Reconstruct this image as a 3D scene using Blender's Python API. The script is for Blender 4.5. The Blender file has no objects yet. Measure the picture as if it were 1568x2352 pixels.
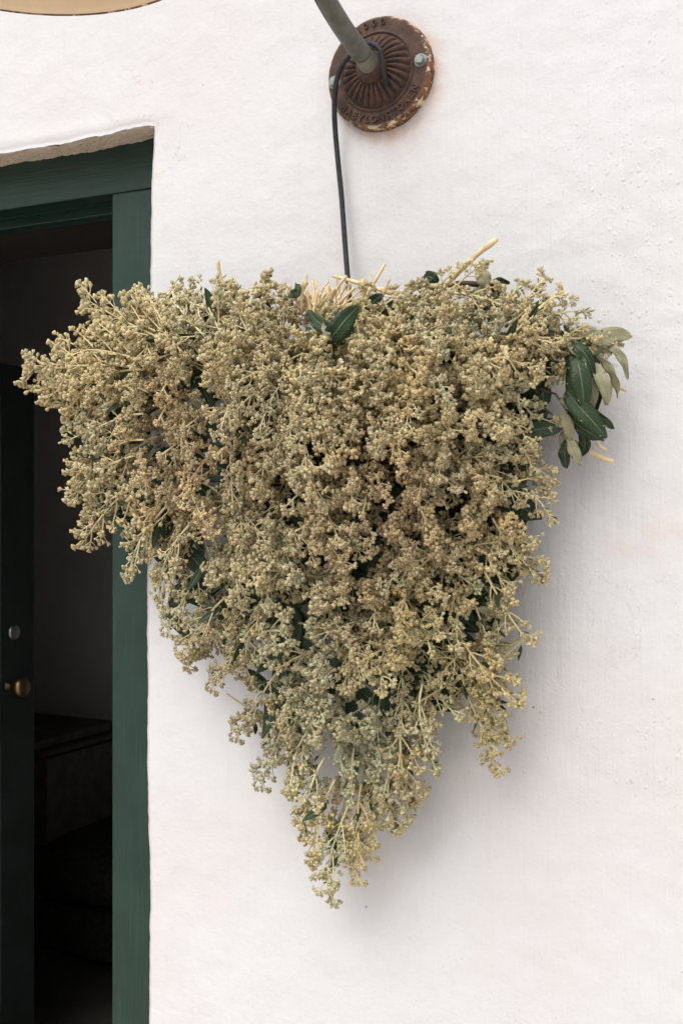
import bpy, math, random
import numpy as np
from mathutils import Vector, Matrix, Quaternion, noise as mnoise

# ------------------------------------------------------------------ camera, sky, sun, exposure
scene = bpy.context.scene
C = scene.collection
F_PX, CX, CY = 2700.0, 784.0, 1176.0            # the photograph measured on a 1568 x 2352 grid
PSI = math.atan(F_PX / 5425.0)
DIST = 1.62
FW = np.array([-math.sin(PSI), math.cos(PSI), 0.0])
RT = np.array([math.cos(PSI), math.sin(PSI), 0.0])
CAM = np.array([DIST * math.sin(PSI), -DIST * math.cos(PSI), 1.5])

cam_d = bpy.data.cameras.new('camera')
cam_d.sensor_fit = 'VERTICAL'
cam_d.sensor_height = 36.0
cam_d.lens = 36.0 * F_PX / 2352.0
cam_d.clip_start = 0.02
cam_d.clip_end = 2000
cam = bpy.data.objects.new('camera', cam_d)
cam.location = CAM
cam.rotation_euler = (math.radians(90), 0, PSI)
C.objects.link(cam)
scene.camera = cam

SUN_EL, SUN_AZ = math.radians(52), math.radians(-9)     # azimuth measured from straight in front of the wall, negative = left
world = bpy.data.worlds.new('World')
scene.world = world
world.use_nodes = True
wn, wl = world.node_tree.nodes, world.node_tree.links
wn.clear()
sky = wn.new('ShaderNodeTexSky')
sky.sky_type = 'NISHITA'
sky.sun_disc = False
sky.sun_elevation = SUN_EL
sun_dir = Vector((math.sin(SUN_AZ) * math.cos(SUN_EL), -math.cos(SUN_AZ) * math.cos(SUN_EL), math.sin(SUN_EL)))
sky.sun_rotation = math.atan2(sun_dir.x, sun_dir.y)
sky.air_density = 1.0
sky.dust_density = 4.0
sky.ozone_density = 0.6
hsv = wn.new('ShaderNodeHueSaturation')
hsv.inputs['Saturation'].default_value = 0.42            # thin even cloud: the sky is nearly white
bg = wn.new('ShaderNodeBackground')
bg.inputs['Strength'].default_value = 0.15
wo = wn.new('ShaderNodeOutputWorld')
wl.new(sky.outputs[0], hsv.inputs['Color'])
wl.new(hsv.outputs[0], bg.inputs['Color'])
wl.new(bg.outputs[0], wo.inputs['Surface'])

sun_d = bpy.data.lights.new('sun', 'SUN')
sun_d.energy = 1.05
sun_d.angle = math.radians(50)
sun_d.color = (1.0, 0.975, 0.94)
sun = bpy.data.objects.new('sun', sun_d)
sun.rotation_euler = (-sun_dir).to_track_quat('-Z', 'Y').to_euler()
sun.location = (-3, -4, 6)
C.objects.link(sun)

vs = scene.view_settings
vs.view_transform = 'Standard'
vs.look = 'None'
vs.gamma = 1.0
vs.use_curve_mapping = False
vs.exposure = 0.17
scene.cycles.adaptive_threshold = 0.02
scene.cycles.max_bounces = 6
scene.cycles.diffuse_bounces = 3
scene.cycles.glossy_bounces = 2
scene.cycles.caustics_reflective = False
scene.cycles.caustics_refractive = False

# ------------------------------------------------------------------ helpers
R = random.Random(11)


def at(px, py, Y):
    d = FW + (px - CX) / F_PX * RT + np.array([0, 0, (CY - py) / F_PX])
    return CAM + d * (Y - CAM[1]) / d[1]


def V(p):
    return Vector((float(p[0]), float(p[1]), float(p[2])))


def mesh(name, verts, faces, smooth=True):
    me = bpy.data.meshes.new(name)
    me.from_pydata([tuple(map(float, v)) for v in verts], [], faces)
    if smooth:
        me.polygons.foreach_set('use_smooth', [True] * len(me.polygons))
    me.update()
    return me


def obj(name, me, mat=None, parent=None):
    o = bpy.data.objects.new(name, me)
    if mat is not None and me is not None and not me.materials:
        me.materials.append(mat)
    C.objects.link(o)
    if parent is not None:
        o.parent = parent
    return o


def empty(name, loc=(0, 0, 0), parent=None):
    o = bpy.data.objects.new(name, None)
    o.empty_display_size = 0.05
    o.location = loc
    C.objects.link(o)
    if parent is not None:
        o.parent = parent
    return o


def tag(o, label=None, cat=None, group=None, kind=None):
    for k, v in (('label', label), ('category', cat), ('group', group), ('kind', kind)):
        if v:
            o[k] = v
    return o


def tube(pts, rad, n=6, caps=True):
    """sweep: returns verts, faces"""
    pts = [np.asarray(p, float) for p in pts]
    m = len(pts)
    if not hasattr(rad, '__len__'):
        rad = [rad] * m
    vs_, fs = [], []
    t0 = pts[1] - pts[0]
    t0 = t0 / (np.linalg.norm(t0) + 1e-12)
    up = np.array([0, 0, 1.0]) if abs(t0[2]) < 0.9 else np.array([1.0, 0, 0])
    nrm = np.cross(t0, up)
    nrm /= np.linalg.norm(nrm)
    for i in range(m):
        t = pts[min(i + 1, m - 1)] - pts[max(i - 1, 0)]
        t = t / (np.linalg.norm(t) + 1e-12)
        nrm = nrm - t * (nrm @ t)
        nrm /= (np.linalg.norm(nrm) + 1e-12)
        b = np.cross(t, nrm)
        for k in range(n):
            a = 2 * math.pi * k / n
            vs_.append(pts[i] + rad[i] * (math.cos(a) * nrm + math.sin(a) * b))
    for i in range(m - 1):
        for k in range(n):
            k2 = (k + 1) % n
            fs.append((i * n + k, i * n + k2, (i + 1) * n + k2, (i + 1) * n + k))
    if caps:
        fs.append(tuple(range(n - 1, -1, -1)))
        fs.append(tuple((m - 1) * n + k for k in range(n)))
    return vs_, fs


class MB:
    def __init__(self):
        self.v, self.f = [], []

    def add(self, vf):
        o = len(self.v)
        self.v.extend(vf[0])
        self.f.extend([tuple(i + o for i in fc) for fc in vf[1]])

    def box(self, a, b):
        x0, y0, z0 = a
        x1, y1, z1 = b
        self.add(([(x0, y0, z0), (x1, y0, z0), (x1, y1, z0), (x0, y1, z0), (x0, y0, z1), (x1, y0, z1), (x1, y1, z1), (x0, y1, z1)],
                  [(0, 3, 2, 1), (4, 5, 6, 7), (0, 1, 5, 4), (1, 2, 6, 5), (2, 3, 7, 6), (3, 0, 4, 7)]))

    def build(self, name, mat=None, parent=None, smooth=True):
        return obj(name, mesh(name, self.v, self.f, smooth), mat, parent)


def bevel(o, w=0.003, seg=2):
    md = o.modifiers.new('bevel', 'BEVEL')
    md.width = w
    md.segments = seg
    md.limit_method = 'ANGLE'
    md.angle_limit = math.radians(40)
    return o


def catmull(P, n=8):
    P = [np.asarray(p, float) for p in P]
    out = []
    for i in range(len(P) - 1):
        p0, p1, p2, p3 = P[max(i - 1, 0)], P[i], P[i + 1], P[min(i + 2, len(P) - 1)]
        for k in range(n):
            t = k / n
            out.append(0.5 * (2 * p1 + (p2 - p0) * t + (2 * p0 - 5 * p1 + 4 * p2 - p3) * t * t + (3 * p1 - p0 - 3 * p2 + p3) * t ** 3))
    out.append(P[-1])
    return out


def lathe(prof, n, center, axis='z'):
    """prof: (r, h); axis 'z' up or '-y' out of the wall"""
    v, f = [], []
    for r, h in prof:
        for k in range(n):
            a = 2 * math.pi * k / n
            if axis == 'z':
                v.append((center[0] + r * math.cos(a), center[1] + r * math.sin(a), center[2] + h))
            else:
                v.append((center[0] + r * math.cos(a), center[1] - h, center[2] + r * math.sin(a)))
    for i in range(len(prof) - 1):
        for k in range(n):
            k2 = (k + 1) % n
            f.append((i * n + k, i * n + k2, (i + 1) * n + k2, (i + 1) * n + k))
    return v, f


# ------------------------------------------------------------------ materials
class NT:
    """small node-tree writer"""

    def __init__(self, name, rough=0.8, spec=0.3):
        self.m = bpy.data.materials.new(name)
        self.m.use_nodes = True
        self.t = self.m.node_tree
        self.n, self.l = self.t.nodes, self.t.links
        self.b = self.n['Principled BSDF']
        self.b.inputs['Roughness'].default_value = rough
        self.b.inputs['Specular IOR Level'].default_value = spec

    def node(self, typ, **kw):
        nd = self.n.new(typ)
        for k, v in kw.items():
            if k in nd.inputs:
                self.set(nd.inputs[k], v)
            else:
                setattr(nd, k, v)
        return nd

    def set(self, sock, v):
        if isinstance(v, bpy.types.NodeSocket):
            self.l.new(v, sock)
        else:
            sock.default_value = v

    def coord(self, scale=(1, 1, 1), loc=(0, 0, 0), which='Object'):
        tc = self.node('ShaderNodeTexCoord')
        mp = self.node('ShaderNodeMapping')
        mp.inputs['Scale'].default_value = scale
        mp.inputs['Location'].default_value = loc
        self.l.new(tc.outputs[which], mp.inputs['Vector'])
        return mp.outputs[0]

    def noise(self, vec, scale, detail=3, rough=0.5, dist=0.0):
        nd = self.node('ShaderNodeTexNoise')
        nd.inputs['Scale'].default_value = scale
        nd.inputs['Detail'].default_value = detail
        nd.inputs['Roughness'].default_value = rough
        nd.inputs['Distortion'].default_value = dist
        self.l.new(vec, nd.inputs['Vector'])
        return nd.outputs['Fac']

    def voronoi(self, vec, scale, out='Distance'):
        nd = self.node('ShaderNodeTexVoronoi')
        nd.inputs['Scale'].default_value = scale
        self.l.new(vec, nd.inputs['Vector'])
        return nd.outputs['Distance'], nd.outputs['Color']

    def ramp(self, fac, a, b, lo=0.0, hi=1.0):
        nd = self.node('ShaderNodeMapRange')
        nd.interpolation_type = 'SMOOTHSTEP'
        self.l.new(fac, nd.inputs['Value'])
        nd.inputs['From Min'].default_value = a
        nd.inputs['From Max'].default_value = b
        nd.inputs['To Min'].default_value = lo
        nd.inputs['To Max'].default_value = hi
        return nd.outputs['Result']

    def math(self, op, a, b=0.0, c=0.0):
        nd = self.node('ShaderNodeMath', operation=op)
        for i, v in enumerate((a, b, c)):
            self.set(nd.inputs[i], v)
        return nd.outputs[0]

    def mix(self, fac, a, b, blend='MIX'):
        nd = self.node('ShaderNodeMix', data_type='RGBA', blend_type=blend)
        self.set(nd.inputs[0], fac)
        for s, v in ((nd.inputs[6], a), (nd.inputs[7], b)):
            if isinstance(v, tuple):
                v = (v[0], v[1], v[2], 1.0)
            self.set(s, v)
        return nd.outputs[2]

    def bump(self, h, dist, strength=1.0):
        nd = self.node('ShaderNodeBump')
        nd.inputs['Strength'].default_value = strength
        nd.inputs['Distance'].default_value = dist
        self.l.new(h, nd.inputs['Height'])
        self.l.new(nd.outputs[0], self.b.inputs['Normal'])
        return nd

    def color(self, c):
        if isinstance(c, tuple):
            c = (c[0], c[1], c[2], 1.0)
        self.set(self.b.inputs['Base Color'], c)
        return self


PLATE = at(864.6, 164, -0.02)                # centre of the lamp's mounting plate
PLATE[1] = 0.0


def mat_limewash():
    t = NT('limewash', 0.92, 0.12)
    v = t.coord()
    big = t.noise(v, 2.2, 3, 0.5)
    mid = t.noise(v, 9.0, 4, 0.6)
    streak = t.noise(t.coord((150, 1, 7)), 1.0, 4, 0.6)
    streak2 = t.noise(t.coord((420, 1, 26)), 1.0, 2, 0.5)
    fine = t.noise(v, 420, 2, 0.6)
    lumps = t.noise(v, 34, 4, 0.55)
    wc = t.node('ShaderNodeTexNoise')
    wc.inputs['Scale'].default_value = 130
    t.l.new(v, wc.inputs['Vector'])
    wm = t.node('ShaderNodeVectorMath', operation='MULTIPLY_ADD')
    t.l.new(wc.outputs['Color'], wm.inputs[0])
    wm.inputs[1].default_value = (0.005, 0.0, 0.006)
    t.l.new(t.coord((1, 1, 0.8)), wm.inputs[2])
    d1, c1 = t.voronoi(wm.outputs[0], 105)
    sep = t.node('ShaderNodeSeparateColor')
    t.l.new(c1, sep.inputs[0])
    d2, c2 = t.voronoi(wm.outputs[0], 210)
    sep2 = t.node('ShaderNodeSeparateColor')
    t.l.new(c2, sep2.inputs[0])
    patch = t.ramp(t.noise(t.coord((1, 1, 1), (5, 0, 2)), 3.2, 3), 0.40, 0.62)
    sx = t.node('ShaderNodeSeparateXYZ')
    t.l.new(t.coord(), sx.inputs[0])
    right = t.ramp(sx.outputs[0], -0.15, 0.42, 0.12, 1.0)
    pr = t.math('MULTIPLY', patch, right)
    bl = t.math('MULTIPLY', t.ramp(d1, 0.36, 0.05), t.ramp(sep.outputs[0], 0.62, 0.72))
    bl2 = t.math('MULTIPLY', t.ramp(d2, 0.4, 0.05), t.ramp(sep2.outputs[0], 0.5, 0.75))
    h = t.math('MULTIPLY', t.math('MULTIPLY', streak, t.ramp(sx.outputs[0], -0.3, 0.4, 0.15, 1.0)), 0.30)
    h = t.math('MULTIPLY_ADD', streak2, 0.07, h)
    h = t.math('MULTIPLY_ADD', fine, 0.05, h)
    h = t.math('MULTIPLY_ADD', lumps, 0.55, h)
    h = t.math('MULTIPLY_ADD', t.noise(v, 11, 3, 0.5), 0.9, h)
    h = t.math('MULTIPLY_ADD', t.noise(v, 90, 3, 0.6), 0.22, h)
    h = t.math('MULTIPLY_ADD', t.math('MULTIPLY', bl, pr), 0.24, h)
    h = t.math('MULTIPLY_ADD', t.math('MULTIPLY', bl2, pr), 0.18, h)
    t.bump(h, 0.0034, 1.0)
    col = t.mix(t.ramp(big, 0.42, 0.66), (0.690, 0.693, 0.704), (0.684, 0.664, 0.664))
    col = t.mix(t.ramp(mid, 0.5, 0.75, 0, 0.5), col, (0.66, 0.65, 0.655))
    col = t.mix(t.ramp(streak, 0.52, 0.8, 0, 0.35), col, (0.63, 0.61, 0.605))
    ck = t.math('ABSOLUTE', t.math('SUBTRACT', t.noise(t.coord((1, 1, 1), (2.2, 0, 4.1)), 7.5, 5, 0.62, 0.4), 0.5))
    dvc = t.node('ShaderNodeVectorMath', operation='DISTANCE')
    t.l.new(t.coord(), dvc.inputs[0])
    dvc.inputs[1].default_value = (float(at(352, 278, 0)[0]), 0, float(at(352, 278, 0)[2]))
    cm = t.math('MAXIMUM', t.ramp(dvc.outputs['Value'], 0.13, 0.03), t.ramp(t.noise(t.coord((1, 1, 1), (9, 0, 1)), 2.6, 2), 0.60, 0.66, 0, 0.45))
    crack = t.math('MULTIPLY', t.ramp(ck, 0.006, 0.001), cm)
    col = t.mix(t.math('MULTIPLY', crack, 0.5), col, (0.45, 0.36, 0.30))
    runs = t.noise(t.coord((26, 1, 1.3), (3, 0, 0)), 1.0, 3, 0.5)
    col = t.mix(t.ramp(runs, 0.60, 0.80, 0, 0.35), col, (0.655, 0.615, 0.597))
    # small dark specks, few and uneven
    d3, c3 = t.voronoi(t.coord((1, 1, 1), (0.3, 0, 0.9)), 26)
    sep3 = t.node('ShaderNodeSeparateColor')
    t.l.new(c3, sep3.inputs[0])
    sp = t.math('MULTIPLY', t.ramp(d3, 0.055, 0.03), t.ramp(sep3.outputs[0], 0.70, 0.72))
    col = t.mix(t.math('MULTIPLY', sp, 0.75), col, (0.25, 0.16, 0.12))
    # rust bleeding out from under the cast-iron plate, strongest below it
    dv = t.node('ShaderNodeVectorMath', operation='DISTANCE')
    t.l.new(t.coord(), dv.inputs[0])
    dv.inputs[1].default_value = (PLATE[0] + 0.008, 0, PLATE[2] - 0.012)
    ring = t.ramp(dv.outputs['Value'], 0.100, 0.066)
    ring = t.math('MULTIPLY', ring, t.ramp(t.noise(v, 45, 4, 0.6), 0.3, 0.7))
    col = t.mix(t.math('MULTIPLY', ring, 0.55), col, (0.62, 0.36, 0.22))
    # faint damp scar towards the right
    dv2 = t.node('ShaderNodeVectorMath', operation='DISTANCE')
    t.l.new(t.coord((1, 1, 2.6)), dv2.inputs[0])
    scar = at(1530, 1235, 0)
    dv2.inputs[1].default_value = (scar[0], 0, scar[2] * 2.6)
    sc = t.math('MULTIPLY', t.ramp(dv2.outputs['Value'], 0.14, 0.0), t.ramp(lumps, 0.35, 0.65))
    col = t.mix(t.math('MULTIPLY', sc, 0.35), col, (0.70, 0.56, 0.50))
    t.color(col)
    return t.m


def mat_raw_plaster():
    t = NT('raw_plaster', 0.95, 0.1)
    v = t.coord()
    n = t.noise(v, 60, 5, 0.6)
    l = t.noise(t.coord((1, 1, 1)), 110, 3, 0.6)
    col = t.mix(t.ramp(n, 0.35, 0.7), (0.80, 0.64, 0.50), (0.88, 0.74, 0.60))
    col = t.mix(t.ramp(t.noise(v, 95, 2), 0.62, 0.72, 0, 0.8), col, (0.84, 0.76, 0.68))
    t.color(col)
    t.bump(t.math('ADD', n, l), 0.006, 1.0)
    return t.m


def mat_green_paint(grain=(260, 260, 8)):
    t = NT('green_paint', 0.36, 0.4)
    g = t.noise(t.coord(grain), 1.0, 4, 0.6)
    b = t.noise(t.coord(), 12, 4, 0.6)
    col = t.mix(t.ramp(b, 0.3, 0.75), (0.010, 0.032, 0.023), (0.016, 0.043, 0.031))
    col = t.mix(t.ramp(g, 0.52, 0.75, 0, 0.55), col, (0.030, 0.062, 0.047))
    col = t.mix(t.ramp(t.noise(t.coord(), 70, 5, 0.75), 0.66, 0.72, 0, 0.6), col, (0.075, 0.105, 0.085))
    t.color(col)
    t.set(t.b.inputs['Roughness'], t.ramp(b, 0.2, 0.8, 0.3, 0.48))
    t.bump(t.math('MULTIPLY_ADD', b, 2.0, g), 0.0009, 0.8)
    return t.m


def mat_simple(name, col, rough=0.7, spec=0.3, var=0.25, scale=40, bump=0.0, metal=0.0):
    t = NT(name, rough, spec)
    n = t.noise(t.coord(), scale, 4, 0.6)
    a = tuple(c * (1 - var) for c in col)
    b = tuple(min(1, c * (1 + var)) for c in col)
    t.color(t.mix(t.ramp(n, 0.3, 0.7), a, b))
    t.b.inputs['Metallic'].default_value = metal
    if bump:
        t.bump(n, bump, 1.0)
    return t.m


def mat_rust():
    t = NT('rusty_cast_iron', 0.72, 0.35)
    v = t.coord()
    n = t.noise(v, 55, 6, 0.65)
    n2 = t.noise(v, 240, 4, 0.6)
    col = t.mix(t.ramp(n, 0.32, 0.68), (0.050, 0.032, 0.026), (0.105, 0.058, 0.040))
    col = t.mix(t.ramp(n2, 0.55, 0.8, 0, 0.6), col, (0.15, 0.10, 0.075))
    # old limewash and orange rust chipped along the rim of the plate
    sub = t.node('ShaderNodeVectorMath', operation='SUBTRACT')
    t.l.new(v, sub.inputs[0])
    sub.inputs[1].default_value = (PLATE[0], 0, PLATE[2])
    ml = t.node('ShaderNodeVectorMath', operation='MULTIPLY')
    t.l.new(sub.outputs[0], ml.inputs[0])
    ml.inputs[1].default_value = (1, 0, 1)
    ln = t.node('ShaderNodeVectorMath', operation='LENGTH')
    t.l.new(ml.outputs[0], ln.inputs[0])
    rim = t.ramp(ln.outputs['Value'], 0.0700, 0.0740)
    side = t.node('ShaderNodeSeparateXYZ')
    t.l.new(sub.outputs[0], side.inputs[0])
    sd = t.ramp(t.math('SUBTRACT', side.outputs[0], t.math('MULTIPLY', side.outputs[2], 0.25)), -0.075, 0.06, 0.30, 1.0)
    fl = t.noise(v, 62, 6, 0.72)
    m1 = t.math('MULTIPLY', t.math('MULTIPLY', rim, sd), t.ramp(fl, 0.40, 0.52))
    col = t.mix(m1, col, (0.24, 0.115, 0.052))
    m2 = t.math('MULTIPLY', t.math('MULTIPLY', rim, sd), t.ramp(t.noise(v, 78, 6, 0.72), 0.53, 0.57))
    col = t.mix(m2, col, (0.74, 0.62, 0.44))
    t.color(col)
    t.bump(t.math('MULTIPLY_ADD', n2, 0.5, n), 0.0016, 1.0)
    return t.m


def mat_plant(name, rough=0.85, sat_noise=False):
    """colour = object colour x per-piece tint stored on the mesh"""
    t = NT(name, rough, 0.15)
    oi = t.node('ShaderNodeObjectInfo')
    at_ = t.node('ShaderNodeAttribute', attribute_name='tint')
    c = t.mix(1.0, oi.outputs['Color'], at_.outputs['Color'], 'MULTIPLY')
    t.color(c)
    return t.m


def mat_leaf(name, a, b, rough, vein):
    t = NT(name, rough, 0.4)
    oi = t.node('ShaderNodeObjectInfo')
    n = t.noise(t.coord(), 30, 3)
    col = t.mix(t.math('MULTIPLY_ADD', t.ramp(n, 0.3, 0.7), 0.5, t.math('MULTIPLY', oi.outputs['Random'], 0.5)), a, b)
    uv = t.node('ShaderNodeAttribute', attribute_name='leaf_uv')
    sp = t.node('ShaderNodeSeparateXYZ')
    t.l.new(uv.outputs['Vector'], sp.inputs[0])
    ab = t.math('ABSOLUTE', sp.outputs[1])
    rib = t.ramp(ab, 0.09, 0.03)
    w = t.math('SINE', t.math('MULTIPLY_ADD', sp.outputs[0], 75.0, t.math('MULTIPLY', ab, -14.0)))
    col = t.mix(t.math('MULTIPLY', rib, 0.75), col, vein)
    col = t.mix(t.math('MULTIPLY', t.ramp(w, 0.75, 1.0), 0.07), col, vein)
    sp_ = t.ramp(t.noise(t.coord(), 55, 4, 0.7), 0.60, 0.68, 0, 0.55)
    if rough < 0.7:
        col = t.mix(t.math('MULTIPLY', sp_, t.ramp(oi.outputs['Random'], 0.2, 0.8)), col, (0.085, 0.075, 0.03))
    t.color(col)
    t.bump(t.math('MULTIPLY_ADD', rib, -1.0, t.math('MULTIPLY', w, 0.15)), 0.001, 0.7)
    return t.m


def mat_straw():
    t = NT('straw', 0.55, 0.35)
    n = t.noise(t.coord((1, 1, 1)), 90, 3)
    oi = t.node('ShaderNodeObjectInfo')
    a = t.mix(oi.outputs['Random'], (0.78, 0.62, 0.36), (0.86, 0.75, 0.50))
    t.color(t.mix(t.ramp(n, 0.35, 0.75), a, (0.66, 0.46, 0.23)))
    return t.m


M = dict(
    wall=mat_limewash(), plaster=mat_raw_plaster(), green=mat_green_paint(), green_h=mat_green_paint((8, 260, 260)), rust=mat_rust(),
    pipe=mat_simple('grey_green_pipe', (0.12, 0.117, 0.098), 0.5, 0.4, 0.2, 70, 0.0006),
    bolt=mat_simple('galvanised', (0.25, 0.28, 0.265), 0.5, 0.5, 0.2, 200, 0.0004, 0.4),
    cable=mat_simple('black_cable', (0.022, 0.022, 0.026), 0.55, 0.4, 0.4, 160, 0.0003),
    enamel_in=mat_simple('cream_enamel', (0.86, 0.69, 0.46), 0.4, 0.4, 0.04, 20),
    enamel_out=mat_simple('dark_enamel', (0.06, 0.065, 0.06), 0.35, 0.5, 0.15, 20),
    bud=mat_plant('dried_bud'), stem=mat_plant('dried_stem', 0.75), bract=mat_leaf('bract', (0.030, 0.055, 0.022), (0.055, 0.085, 0.035), 0.6, (0.10, 0.13, 0.07)),
    leaf_top=mat_leaf('leaf_top', (0.015, 0.036, 0.013), (0.028, 0.060, 0.024), 0.5, (0.20, 0.26, 0.15)),
    leaf_under=mat_leaf('leaf_under', (0.28, 0.26, 0.15), (0.40, 0.40, 0.27), 0.8, (0.36, 0.35, 0.22)),
    straw=mat_straw(),
    wicker=mat_simple('brown_wicker', (0.055, 0.030, 0.018), 0.6, 0.35, 0.5, 60, 0.0006),
    inner=mat_simple('inner_wall_paint', (0.84, 0.81, 0.79), 0.95, 0.1, 0.06, 3),
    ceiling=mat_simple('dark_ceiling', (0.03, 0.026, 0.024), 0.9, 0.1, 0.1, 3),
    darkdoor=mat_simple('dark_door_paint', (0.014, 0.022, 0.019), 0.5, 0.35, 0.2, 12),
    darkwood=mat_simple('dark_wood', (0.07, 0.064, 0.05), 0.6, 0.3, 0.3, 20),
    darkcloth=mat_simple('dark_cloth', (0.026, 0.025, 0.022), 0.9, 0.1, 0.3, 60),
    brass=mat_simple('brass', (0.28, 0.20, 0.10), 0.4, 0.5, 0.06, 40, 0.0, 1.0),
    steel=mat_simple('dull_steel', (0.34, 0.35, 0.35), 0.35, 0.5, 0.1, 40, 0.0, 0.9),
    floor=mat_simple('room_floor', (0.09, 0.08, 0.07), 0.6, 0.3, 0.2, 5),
    ground=mat_simple('pale_gravel', (0.66, 0.60, 0.55), 0.95, 0.1, 0.25, 60, 0.01),
)

# ------------------------------------------------------------------ ground
g = MB()
g.add(([(-400, -400, 0), (400, -400, 0), (400, 400, 0), (-400, 400, 0)], [(0, 1, 2, 3)]))
tag(g.build('ground', M['ground'], None, False), kind='structure')

# ------------------------------------------------------------------ house: wall, doorway, frame, door leaf, room behind
house = tag(empty('house', (0, 0, 0)), 'whitewashed house front with bumpy plaster and a green framed doorway', 'house')
THICK = 0.45
edge_px = [(350, 287), (349, 330), (345, 390), (343, 460), (342, 600), (341, 800), (339, 1000), (336, 1200), (334.5, 1350), (335, 1500),
           (336, 1600), (335, 1750), (336, 1880), (339, 1990), (340, 2080), (339, 2200), (339, 2352)]
ez = np.array([at(px, py, 0.0)[2] for px, py in edge_px])[::-1]
ex = np.array([at(px, py, 0.0)[0] for px, py in edge_px])[::-1]
top_px = [(0, 351), (60, 342), (130, 330), (200, 315), (260, 302), (300, 292), (330, 287), (350, 287)]
tx = np.array([at(px, py, 0.0)[0] for px, py in top_px])
tz = np.array([at(px, py, 0.0)[2] for px, py in top_px])
Z_TOP = float(tz[-1])
X_L = -1.335                                   # left side of the doorway, outside the picture


def nz(x, y, z, s):
    return mnoise.noise(Vector((x * s, y * s, z * s)))


def edge_x(z):
    return float(np.interp(z, ez, ex)) + 0.0014 * nz(0, 3, z, 30) + 0.0008 * nz(0, 7, z, 90)


def top_z(x):
    if x > tx[-1]:
        return Z_TOP
    return float(np.interp(x, tx, tz)) + 0.0022 * nz(x, 3, 0, 26) + 0.0016 * nz(x, 9, 0, 90)


def wall_y(x, z):
    y = 0.0045 * nz(x, 0, z, 2.6) + 0.0012 * nz(x, 4, z, 8) + 0.0009 * nz(x, 8, z, 24)
    wr = min(1, max(0, (x + 0.1) / 0.5))
    y += wr * 0.0013 * nz(x, 12, z, 42)
    # ridge of older plaster over the lintel, running past the corner
    d = (z - (Z_TOP + 0.012 + 0.004 * nz(x, 1, 5, 9)))
    if x < -0.27:
        y -= 0.0012 * math.exp(-(d / 0.012) ** 2)
    return y


def grid_lin(a, b, step):
    return list(np.linspace(a, b, max(2, int(round((b - a) / step)) + 1)))


x_c = float(ex[-1])
xs_left = grid_lin(-3.0, X_L, 0.06)[:-1]
xs_mid = grid_lin(X_L, -0.75, 0.03)[:-1] + grid_lin(-0.75, x_c, 0.006)[:-1]
xs_right = grid_lin(x_c, 0.9, 0.007)[:-1] + grid_lin(0.9, 3.0, 0.06)
zs_low = grid_lin(0.0, 0.6, 0.04)[:-1] + grid_lin(0.6, Z_TOP, 0.007)[:-1]
zs_high = grid_lin(Z_TOP, 2.25, 0.006)[:-1] + grid_lin(2.25, 3.4, 0.06)
xs = xs_left + xs_mid + xs_right
zs = zs_low + zs_high
iL, iR, jT = len(xs_left), len(xs_left) + len(xs_mid), len(zs_low)
mb = MB()
idx = {}
for j, z in enumerate(zs):
    for i, x in enumerate(xs):
        if iL < i < iR and j < jT:
            continue
        # pull the opening's sides and head to their uneven lines
        w = max(0.0, 1 - abs(x - x_c) / 0.12)
        dx = (edge_x(min(z, Z_TOP)) - x_c) * w * (1.0 if z <= Z_TOP else max(0, 1 - (z - Z_TOP) / 0.1))
        dz = 0.0
        if iL <= i <= iR and j >= jT:
            dz = (top_z(x) - Z_TOP) * max(0, 1 - (z - Z_TOP) / 0.12)
        xx, zz = x + dx, z + dz
        yy = wall_y(xx, zz)
        # rounded, hand-plastered arris
        dist = 1.0
        if j <= jT and i >= iR:
            dist = xx - edge_x(min(zz, Z_TOP))
        elif j >= jT and iL <= i <= iR:
            dist = (z - Z_TOP)
        elif j <= jT and i <= iL:
            dist = X_L - xx
        if dist < 0.016:
            yy += 0.004 * (1 - dist / 0.016) ** 2
        idx[(i, j)] = len(mb.v)
        mb.v.append((xx, yy, zz))
for j in range(len(zs) - 1):
    for i in range(len(xs) - 1):
        q = [(i, j), (i + 1, j), (i + 1, j + 1), (i, j + 1)]
        if iL <= i < iR and j < jT:
            continue
        if all(k in idx for k in q):
            mb.f.append(tuple(idx[k] for k in q))


def reveal(chain, depths, fx, fz):
    prev = [idx[k] for k in chain]
    for dpt in depths:
        cur = []
        for pi, k in zip([idx[k] for k in chain], chain):
            x, y, z = mb.v[pi]
            cur.append(len(mb.v))
            s = min(1, dpt / 0.012)
            mb.v.append((x + fx * 0.004 * s + (0.0015 * nz(x, dpt, z, 50) if fx else 0), y + dpt, z + fz * 0.004 * s + (0.0015 * nz(x, dpt, z, 60) if fz else 0)))
        for a in range(len(chain) - 1):
            mb.f.append((prev[a], prev[a + 1], cur[a + 1], cur[a]))
        prev = cur


reveal([(iR, j) for j in range(jT, -1, -1)], (0.004, 0.012, 0.05, 0.10, THICK), -1, 0)
reveal([(iL, j) for j in range(0, jT + 1)], (0.004, 0.012, 0.05, 0.10, THICK), 1, 0)
reveal([(i, jT) for i in range(iL, iR + 1)], (0.002, 0.004), 0, -0.4)
wall = mb.build('wall', M['wall'], house)

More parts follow.
